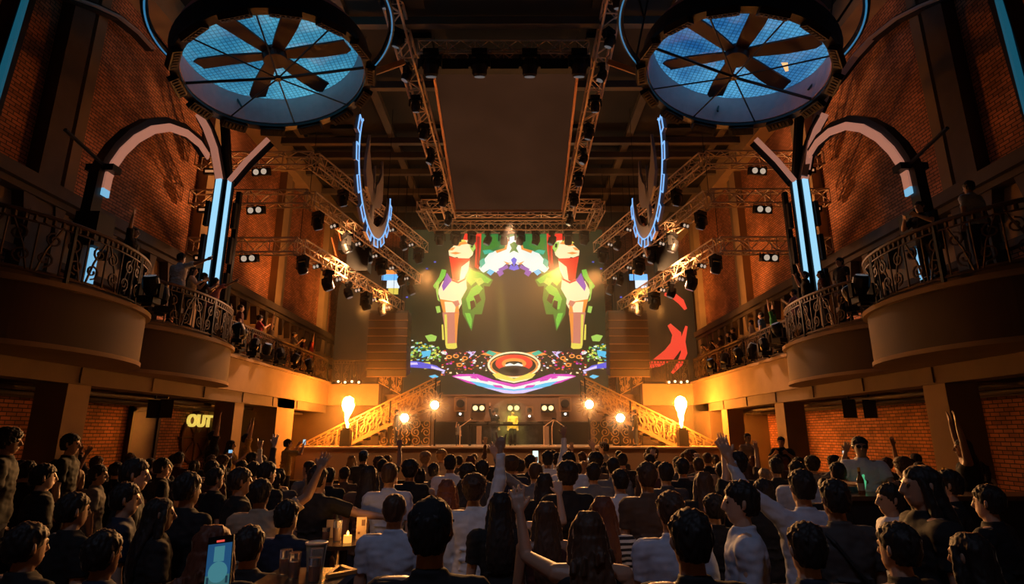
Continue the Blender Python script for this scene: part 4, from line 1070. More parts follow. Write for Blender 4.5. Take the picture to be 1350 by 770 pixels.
SHZ, SHX = 1.425, .185
def chain(side, spec):
    """joints of an arm: shoulder, elbow, wrist"""
    e, f, hd = spec
    sh = V(side * SHX, 0, SHZ)
    e = V(side * e[0], e[1], e[2]).normalized(); f = V(side * f[0], f[1], f[2]).normalized()
    up = max(0, e.z)
    sh = sh + V(-side * .015 * up, 0, .05 * up)
    el = sh + e * .285; wr = el + f * .255
    return sh, el, wr, f, hd
def hand(bm, wr, d, side, kind, sc_=1.0):
    """palm + four unequal fingers + thumb; d along the hand; palm faces forward (+y) or inward"""
    n = V(0, 1, 0) if abs(d.y) < .8 else V(0, 0, 1)
    n = (n - d * n.dot(d)).normalized(); s = d.cross(n).normalized()       # s: across the palm
    if s.x * side < 0: s = -s                                              # s points outwards
    c0 = wr + d * .012
    for k in range(4):
        o = s * (-.033 + .022 * k)
        tube(bm, [c0 + o * .6, c0 + d * .03 + o * .85, c0 + d * .085 + o], [.014, .0155, .0125], 8)
    limb(bm, wr - d * .03, wr + d * .02, .024, .024)
    L = [.070, .080, .074, .058]
    for k in range(4):
        o = s * (-.034 + .0225 * k)
        b0 = c0 + d * .082 + o; spread = s * (-.24 + .16 * k)
        l = L[k]; cl = 0
        if kind == 'horns' and k in (1, 2): cl = 1
        if kind in ('fist', 'grip'): cl = 1 if kind == 'fist' else .55
        if kind == 'relax': cl = .3
        if kind == 'point' and k > 0: cl = 1
        dirs = []; a = 0
        for seg, add in ((.42, .35), (.32, .9), (.26, .9)):
            a += add * cl * 1.5 + .08; dirs.append((seg, a))
        p = b0; pts = [p - d * .015]
        for seg, ang in dirs:
            v = (d + spread * (1 - cl)) * cos(ang) + n * sin(ang); p = p + v.normalized() * l * seg; pts.append(p)
        tube(bm, pts, [.0100, .0100, .0092, .008], 8)
    t0 = c0 + d * .02 - s * .030
    if kind in ('fist', 'horns', 'grip', 'point'): tp = [t0, t0 - s * .018 + d * .03 + n * .012, t0 - s * .004 + d * .055 + n * .026]
    else: tp = [t0, t0 - s * .028 + d * .026, t0 - s * .044 + d * .054]
    tube(bm, tp, [.015, .0125, .0095], 8)

DOWN = ((.16, .02, -1), (.02, .16, -1), 'relax')
POSES = {
    'stand': (DOWN, DOWN),
    'upR': (DOWN, ((.30, .10, 1), (.02, .08, 1), 'open')),
    'upRfist': (DOWN, ((.35, .15, 1), (-.05, .1, 1), 'point')),
    'horns': (DOWN, ((.22, .10, 1), (.03, .04, 1), 'horns')),
    'upL': (((.30, .10, 1), (.02, .08, 1), 'open'), DOWN),
    'upLout': (((.75, .2, .55), (.35, .1, 1), 'open'), DOWN),
    'upRout': (DOWN, ((.75, .2, .55), (.35, .1, 1), 'open')),
    'both': (((.45, .12, 1), (.0, .1, 1), 'open'), ((.35, .12, 1), (.15, .1, 1), 'open')),
    'bothbent': (((.8, .3, .25), (-.15, .3, 1), 'open'), ((.8, .3, .1), (-.1, .35, 1), 'relax')),
    'phone': (((.3, .8, -.2), (-.35, .35, 1), 'grip'), ((.3, .8, -.1), (-.35, .35, 1), 'grip')),
    'phoneR': (DOWN, ((.3, .7, .1), (-.05, .25, 1), 'grip')),
    'frontL': (((.55, .8, .15), (.15, .25, 1), 'open'), DOWN),
    'pointR': (DOWN, ((.95, .15, .22), (.95, .15, .34), 'point')),
    'clap': (((.35, .55, -.7), (-.6, .6, .6), 'relax'), ((.35, .55, -.7), (-.6, .6, .6), 'relax')),
    'reachR': (DOWN, ((.85, .55, -.35), (.95, .3, -.12), 'grip')),
    'pour': (((.25, .5, -.8), (-.1, 1, .05), 'grip'), ((.3, .4, -.85), (-.5, .85, .1), 'grip')),
    'lookphone': (((.3, .2, -.9), (-.5, .8, .3), 'grip'), DOWN),
}
MC = {}
def body_mesh(pose, fem):
    k = ('body', pose, fem)
    if k in MC: return MC[k]
    b = BM(); w = .90 if fem else 1.0
    loft(b, [(V(0, 0, .80), .13 * w, .10), (V(0, 0, .88), .17, .115), (V(0, 0, .96), .168, .115), (V(0, .005, 1.06), .140 * w, .10), (V(0, .005, 1.14), .138 * w, .10),
             (V(0, .005, 1.26), .165 * w, .112), (V(0, 0, 1.36), .182 * w, .108), (V(0, -.005, 1.43), .160 * w, .085), (V(0, -.008, 1.475), .095, .062), (V(0, -.004, 1.50), .060, .056)])
    limb(b, V(0, -.008, 1.44), V(0, .010, 1.56), .060 * w, .054 * w)
    # head: skull, jaw, nose, brow, ears, lips
    loft(b, [(V(0, .045, 1.528), .022, .024), (V(0, .038, 1.540), .042, .044), (V(0, .028, 1.565), .056, .064), (V(0, .012, 1.60), .066, .082), (V(0, .004, 1.64), .073, .092),
             (V(0, 0, 1.68), .076, .095), (V(0, -.004, 1.715), .070, .086), (V(0, -.006, 1.74), .052, .064), (V(0, -.006, 1.755), .025, .030)])
    tube(b, [V(0, .094, 1.665), V(0, .106, 1.64), V(0, .116, 1.617), V(0, .098, 1.607)], [.010, .012, .015, .012], 8)
    tube(b, [V(-.045, .080, 1.672), V(0, .092, 1.676), V(.045, .080, 1.672)], .010, 8)
    tube(b, [V(-.022, .086, 1.582), V(0, .095, 1.584), V(.022, .086, 1.582)], .0085, 8)
    for sx in (-1, 1):
        tube(b, [V(sx * .072, -.004, 1.615), V(sx * .083, -.008, 1.64), V(sx * .082, -.010, 1.665), V(sx * .073, -.006, 1.672)], [.009, .012, .012, .008], 8)
    for side, spec in ((-1, POSES[pose][0]), (1, POSES[pose][1])):
        sh, el, wr, d, hk = chain(side, spec)
        limb(b, V(side * .10, 0, 1.42), sh, .07, .062 * w)
        limb(b, sh, el, .058 * w, .043 * w); limb(b, el, el.lerp(wr, .35), .043 * w, .042 * w); limb(b, el.lerp(wr, .3), wr, .042 * w, .028 * w)
        hand(b, wr, d, side, hk)
        hip = V(side * .085, 0, .88); kn = V(side * .10, .02, .49); an = V(side * .11, -.01, .09)
        limb(b, hip, kn, .088, .060); limb(b, kn, kn.lerp(an, .3), .058, .056); limb(b, kn.lerp(an, .25), an, .056, .036)
        limb(b, an + V(0, -.02, -.04), an + V(side * .02, .15, -.055), .035, .028)
    MC[k] = remesh('body', b, .0072, 1, .3); return MC[k]
def shirt_mesh(pose, fem, sl):
    k = ('shirt', pose, fem, sl)
    if k in MC: return MC[k]
    b = BM(); w = .91 if fem else 1.03; e = .016
    hem = .84 if sl != 'dress' else .55
    sec = [(V(0, 0, hem), .185 + e, .125 + e)]
    if sl == 'dress': sec = [(V(0, 0, .55), .24, .19), (V(0, 0, .75), .215, .16), (V(0, 0, .90), .19, .135)]
    sec += [(V(0, 0, .97), .178 + e, .122 + e), (V(0, .004, 1.08), .155 * w + e, .112 + e), (V(0, .004, 1.16), .152 * w + e, .110 + e), (V(0, .003, 1.27), .172 * w + e, .118 + e),
            (V(0, 0, 1.37), .188 * w + e, .112 + e), (V(0, -.005, 1.43), .165 * w + e, .088 + e), (V(0, -.006, 1.478), .100 + e, .066 + e), (V(0, -.004, 1.498), .060 + e * .7, .056 + e * .7)]
    if sl in ('tank', 'dress'): sec = sec[:-2] + [(V(0, -.006, 1.445), .12, .075)]
    loft(b, sec)
    if sl == 'long' or sl == 'short':
        tube(b, [V(0, -.006, 1.47), V(0, -.004, 1.515)], [.082, .072], 16)    # collar
    for side, spec in ((-1, POSES[pose][0]), (1, POSES[pose][1])):
        sh, el, wr, d, hk = chain(side, spec)
        if sl in ('short', 'long'):
            limb(b, V(side * .09, 0, 1.41), sh, .085, .078)
            if sl == 'short': tube(b, [sh - (el - sh) * .1, sh, sh.lerp(el, .45), sh.lerp(el, .74)], [.060, .077, .071, .069], 14)
            else:
                tube(b, [sh - (el - sh) * .1, sh, sh.lerp(el, .5), el, el.lerp(wr, .5), el.lerp(wr, .9)], [.060, .076, .064, .058, .050, .042], 14)
        else:
            tube(b, [V(side * .085, -.03, 1.40), V(side * .10, -.01, 1.485), V(side * .09, .06, 1.40)], .022, 8)
    # soft creases
    for i in range(3):
        tube(b, [V(-.12, -.115 - .006, 1.02 + i * .08), V(0, -.128, 1.0 + i * .085), V(.12, -.116, 1.03 + i * .08)], .012, 6)
    MC[k] = rough_up(rough_up(remesh('shirt', b, .0105, 3, .5), .020, 7, 9), .009, 16, 26); return MC[k]
def trousers_mesh(pose):
    k = 'trousers'
    if k in MC: return MC[k]
    b = BM()
    loft(b, [(V(0, 0, .80), .175, .125), (V(0, 0, .90), .187, .128), (V(0, 0, 1.0), .168, .122)])
    for side in (-1, 1):
        tube(b, [V(side * .085, 0, .90), V(side * .088, 0, .78), V(side * .10, .015, .49), V(side * .11, -.005, .14)], [.10, .10, .078, .066], 14)
    MC[k] = remesh('trousers', b, .014, 2); return MC[k]
def shoes_mesh():
    if 'shoes' in MC: return MC['shoes']
    b = BM()
    for s in (-1, 1):
        loft(b, [(V(s * .12, .05, 0), .048, .13), (V(s * .12, .05, .05), .047, .125), (V(s * .115, .0, .09), .042, .07), (V(s * .11, -.02, .13), .045, .05)])
    MC['shoes'] = remesh('shoes', b, .01, 2); return MC['shoes']
def hair_mesh(kind):
    k = ('hair', kind)
    if k in MC: return MC[k]
    b = BM(); rr = random.Random(hash(kind) % 97 if False else len(kind) * 7 + ord(kind[0]))
    if kind == 'none': return None
    if kind in ('short', 'crop', 'curly', 'grey'):
        e = {'short': .013, 'crop': .006, 'curly': .028, 'grey': .010}[kind]
        loft(b, [(V(0, -.030, 1.575), .052 + e * .3, .050 + e * .6), (V(0, -.028, 1.61), .066 + e * .5, .066 + e * .8), (V(0, -.022, 1.645), .074 + e, .076 + e), (V(0, -.014, 1.685), .077 + e, .086 + e),
                 (V(0, -.006, 1.715), .073 + e, .090 + e), (V(0, -.004, 1.745 + e * .4), .056 + e, .068 + e), (V(0, -.004, 1.762 + e * .8), .026 + e, .034 + e)])
        ntuft = {'short': 46, 'crop': 0, 'curly': 120, 'grey': 16}[kind]
        for i in range(ntuft):
            a = rr.uniform(0, 2 * pi); h = rr.uniform(.1, 1) ** .6
            c = V(cos(a) * (.079 + e) * sin(acos_(h)), -.010 + sin(a) * (.090 + e) * sin(acos_(h)), 1.672 + (.095 + e) * h)
            if c.y > .055 and c.z < 1.70: continue
            r_ = .022 if kind == 'curly' else .013
            ball(b, c, r_, 1)
    elif kind in ('long', 'wavy', 'tail', 'bun'):
        e = .018
        loft(b, [(V(0, -.030, 1.56), .070, .062), (V(0, -.028, 1.62), .082, .078), (V(0, -.018, 1.66), .086, .088), (V(0, -.008, 1.70), .086, .097),
                 (V(0, -.005, 1.735), .072, .084), (V(0, -.005, 1.765), .036, .046)])
        if kind == 'long':
            loft(b, [(V(0, -.115, 1.17), .075, .022), (V(0, -.125, 1.25), .105, .032), (V(0, -.115, 1.38), .112, .042), (V(0, -.085, 1.48), .100, .055), (V(0, -.050, 1.57), .088, .065), (V(0, -.035, 1.64), .08, .07)])
        if kind == 'wavy':
            loft(b, [(V(0, -.11, 1.20), .06, .03), (V(0, -.12, 1.27), .115, .045), (V(0, -.115, 1.36), .120, .055), (V(0, -.09, 1.46), .118, .06), (V(0, -.055, 1.56), .10, .072), (V(0, -.04, 1.64), .088, .075)])
            for i in range(60):
                z = rr.uniform(1.2, 1.6); a = rr.uniform(-1, 1); tube(b, [V(a * .12, -.10 - rr.uniform(0, .05), z), V(a * .13, -.12 - rr.uniform(0, .05), z - .07)], .014, 6)
        if kind == 'tail':
            tube(b, [V(0, -.09, 1.70), V(0, -.14, 1.68), V(0, -.15, 1.58), V(0, -.13, 1.42), V(0, -.13, 1.33)], [.03, .035, .038, .03, .012], 10)
        if kind == 'bun': ball(b, V(0, -.11, 1.74), .045, 2)
        if kind in ('long', 'wavy'):
            for s in (-1, 1): tube(b, [V(s * .07, .03, 1.70), V(s * .088, .02, 1.62), V(s * .10, .0, 1.50), V(s * .105, -.03, 1.36)], [.02, .026, .030, .014], 8)
        for i in range(22):
            a = rr.uniform(-1.4, 1.4); tube(b, [V(sin(a) * .05, -.02, 1.77), V(sin(a) * .085, -.06 * cos(a) - .03, 1.70), V(sin(a) * .088, -.095 * cos(a), 1.60)], .007, 5)
    MC[k] = rough_up(remesh('hair', b, .0085, 2 if kind != 'curly' else 1, .4), .010 if kind in ('short', 'curly') else .008, 75 if kind != 'curly' else 60, 22 if kind != 'curly' else 60); return MC[k]
def acos_(x): return math.acos(max(-1, min(1, x)))
def cap_mesh():
    if 'cap' in MC: return MC['cap']
    b = BM()
    loft(b, [(V(0, -.006, 1.675), .090, .106), (V(0, -.006, 1.70), .090, .105), (V(0, -.006, 1.74), .080, .094), (V(0, -.006, 1.77), .058, .068), (V(0, -.006, 1.785), .02, .025)])
    ball(b, V(0, -.006, 1.787), .012, 1)
    MC['cap'] = remesh('cap', b, .008, 2); return MC['cap']
def brim_mesh():
    if 'brim' in MC: return MC['brim']
    b = BM(); pts = [V(.088 * cos(a), .05 + (.10 if 0 < a < pi else 0) * sin(a) + .02, 1.682 - .02 * sin(a)) for a in [i * pi / 12 for i in range(13)]]
    prism(b, pts, (0, 0, .008)); me = bpy.data.meshes.new('brim'); bmesh.ops.recalc_face_normals(b, faces=b.faces[:]); b.to_mesh(me); b.free(); me.materials.append(None); MC['brim'] = me; return me
def eyes_mesh():
    if 'eyes' in MC: return MC['eyes']
    b = BM()
    for s in (-1, 1):
        ball(b, V(s * .030, .083, 1.655), .0125, 2)
    me = bpy.data.meshes.new('eyes'); b.to_mesh(me); b.free(); me.materials.append(None); MC['eyes'] = me; return me
def glasses_mesh():
    if 'gl' in MC: return MC['gl']
    b = BM()
    for s in (-1, 1):
        tube(b, [V(s * .034 + .026 * cos(a), .108, 1.652 + .019 * sin(a)) for a in [i * pi / 6 for i in range(12)]], .003, 5, closed=True)
        disc(b, V(s * .034, .107, 1.652), (0, 1, 0), .023, .003, 12)
        tube(b, [V(s * .06, .107, 1.658), V(s * .082, .05, 1.662), V(s * .080, -.01, 1.66)], .003, 4)
    me = bpy.data.meshes.new('gl'); b.to_mesh(me); b.free(); me.materials.append(None); MC['gl'] = me; return me

SKIN = [mat('skin_%d' % i, c, .45) for i, c in enumerate(((.62, .38, .26), (.50, .29, .19), (.38, .21, .13), (.68, .45, .33)))]
HAIRC = {'black': mat('hair_black', (.014, .010, .009), .62), 'brown': mat('hair_brown', (.07, .033, .016), .6), 'red': mat('hair_auburn', (.15, .045, .02), .6),
         'blond': mat('hair_blond', (.38, .22, .10), .45), 'grey': mat('hair_grey', (.25, .24, .24), .5)}
for m_ in HAIRC.values():
    bs_ = m_.node_tree.nodes['Principled BSDF']; bs_.inputs['Sheen Weight'].default_value = .6; bs_.inputs['Sheen Roughness'].default_value = .22; bs_.inputs['Sheen Tint'].default_value = (1, .62, .35, 1)  # orange tint puts the warm rim light into the sheen of the hair
CLOTH = {}
for nme, c in {'white': (.80, .80, .84), 'lightblue': (.52, .58, .72), 'beige': (.42, .32, .22), 'black': (.012, .012, .014), 'darkgrey': (.07, .065, .065), 'grey': (.20, .19, .19),
               'brown': (.12, .07, .045), 'navy': (.02, .025, .05), 'green': (.04, .30, .09), 'pink': (.55, .22, .26), 'red': (.35, .04, .04), 'yellow': (.65, .42, .12), 'maroon': (.09, .025, .02), 'cream': (.6, .5, .38), 'blue': (.06, .12, .30), 'olive': (.12, .11, .06)}.items():
    CLOTH[nme] = mat('cloth_' + nme, c, .85, noise=.12, nscale=30, bump=.08)
def stripes():
    m = mat('cloth_striped', (.6, .6, .6), .85); nt = m.node_tree; b = nt.nodes['Principled BSDF']
    tc = nt.nodes.new('ShaderNodeTexCoord'); sp = nt.nodes.new('ShaderNodeSeparateXYZ'); mm = nt.nodes.new('ShaderNodeMath'); mm.operation = 'MULTIPLY'; mm.inputs[1].default_value = 26
    fr = nt.nodes.new('ShaderNodeMath'); fr.operation = 'FRACT'; gt = nt.nodes.new('ShaderNodeMath'); gt.operation = 'GREATER_THAN'; gt.inputs[1].default_value = .5
    mx = nt.nodes.new('ShaderNodeMix'); mx.data_type = 'RGBA'; mx.inputs[6].default_value = (.015, .015, .02, 1); mx.inputs[7].default_value = (.6, .6, .62, 1)
    nt.links.new(tc.outputs['Object'], sp.inputs[0]); nt.links.new(sp.outputs['Z'], mm.inputs[0]); nt.links.new(mm.outputs[0], fr.inputs[0]); nt.links.new(fr.outputs[0], gt.inputs[0]); nt.links.new(gt.outputs[0], mx.inputs[0]); nt.links.new(mx.outputs[2], b.inputs['Base Color'])
    return m
CLOTH['striped'] = stripes()
EYEM = mat('eye_dark', (.05, .03, .02), .2)
def slot(o, m):
    o.material_slots[0].link = 'OBJECT'; o.material_slots[0].material = m
def part(name, me, m, par):
    o = bpy.data.objects.new(name, me); COL.objects.link(o); o.parent = par; slot(o, m); return o
PRND = random.Random(11)
FARP = []
def person(px, ytop, Y, pose='stand', hair='short', hc='black', shirt='black', sl='short', face=0, fem=False, label='', group=None, z0=0.0, skin=None, cap=None, glasses=False, hfix=None, cat='person', tr='navy'):
    """ytop: picture row of the top of the head at depth Y"""
    q = P(px, ytop, Y); h = (q.z - z0)
    sc_ = hfix or max(.86, min(1.09, h / 1.775))
    if hfix is None and Y < 15: sc_ = max(.86, min(1.09, h / 1.775))
    me = body_mesh(pose, fem)
    o = bpy.data.objects.new('person', me); COL.objects.link(o); slot(o, SKIN[skin if skin is not None else PRND.choice((0, 0, 1, 1, 2, 3))])
    zz = q.z - 1.775 * sc_ if abs(q.z - z0 - 1.775 * sc_) < .02 else z0
    o.location = (q.x, Y, z0); o.rotation_euler = (0, 0, RD(-face)); w = PRND.uniform(.97, 1.05)
    o.scale = (sc_ * w, sc_ * w, sc_)
    tag(o, label, cat, group)
    part('shirt' if sl != 'dress' else 'dress', shirt_mesh(pose, fem, sl), CLOTH[shirt], o)
    part('trousers', trousers_mesh(pose), CLOTH[tr], o); part('shoes', shoes_mesh(), BLKM, o)
    part('eyes', eyes_mesh(), EYEM, o)
    if hair != 'none': part('hair', hair_mesh(hair), HAIRC[hc], o)
    if cap:
        c_ = part('cap', cap_mesh(), CLOTH[cap], o)
        part('brim', brim_mesh(), CLOTH[cap], c_)
    if glasses: part('glasses', glasses_mesh(), BLK, o)
    return o
def hand_pos(o, pose, side, along=.08):
    sh, el, wr, d, hk = chain(side, POSES[pose][0 if side < 0 else 1])
    p = wr + d * along
    M = Matrix.Translation(o.location) @ o.rotation_euler.to_matrix().to_4x4() @ Matrix.Diagonal((*o.scale, 1))
    return M @ p
def phone(p, rz, lab, col=(.6, .8, 1), s=.9, tilt=0, scale=1.0, group='phones held up in the crowd'):
    t = thing('smartphone', lab, 'phone', p, rz, group); t.rotation_euler = (RD(tilt), 0, rz); t.scale = (scale,) * 3
    b = BM(); box(b, -.038, .038, -.004, .004, -.078, .078); obj('case', b, BLK, t)
    b = BM(); box(b, -.035, .035, -.0055, -.004, -.073, .073); obj('display', b, glow('phone_%g_%g' % (col[0], s), col, s), t)
    return t

MF = lambda fem: 'woman' if fem else 'man'
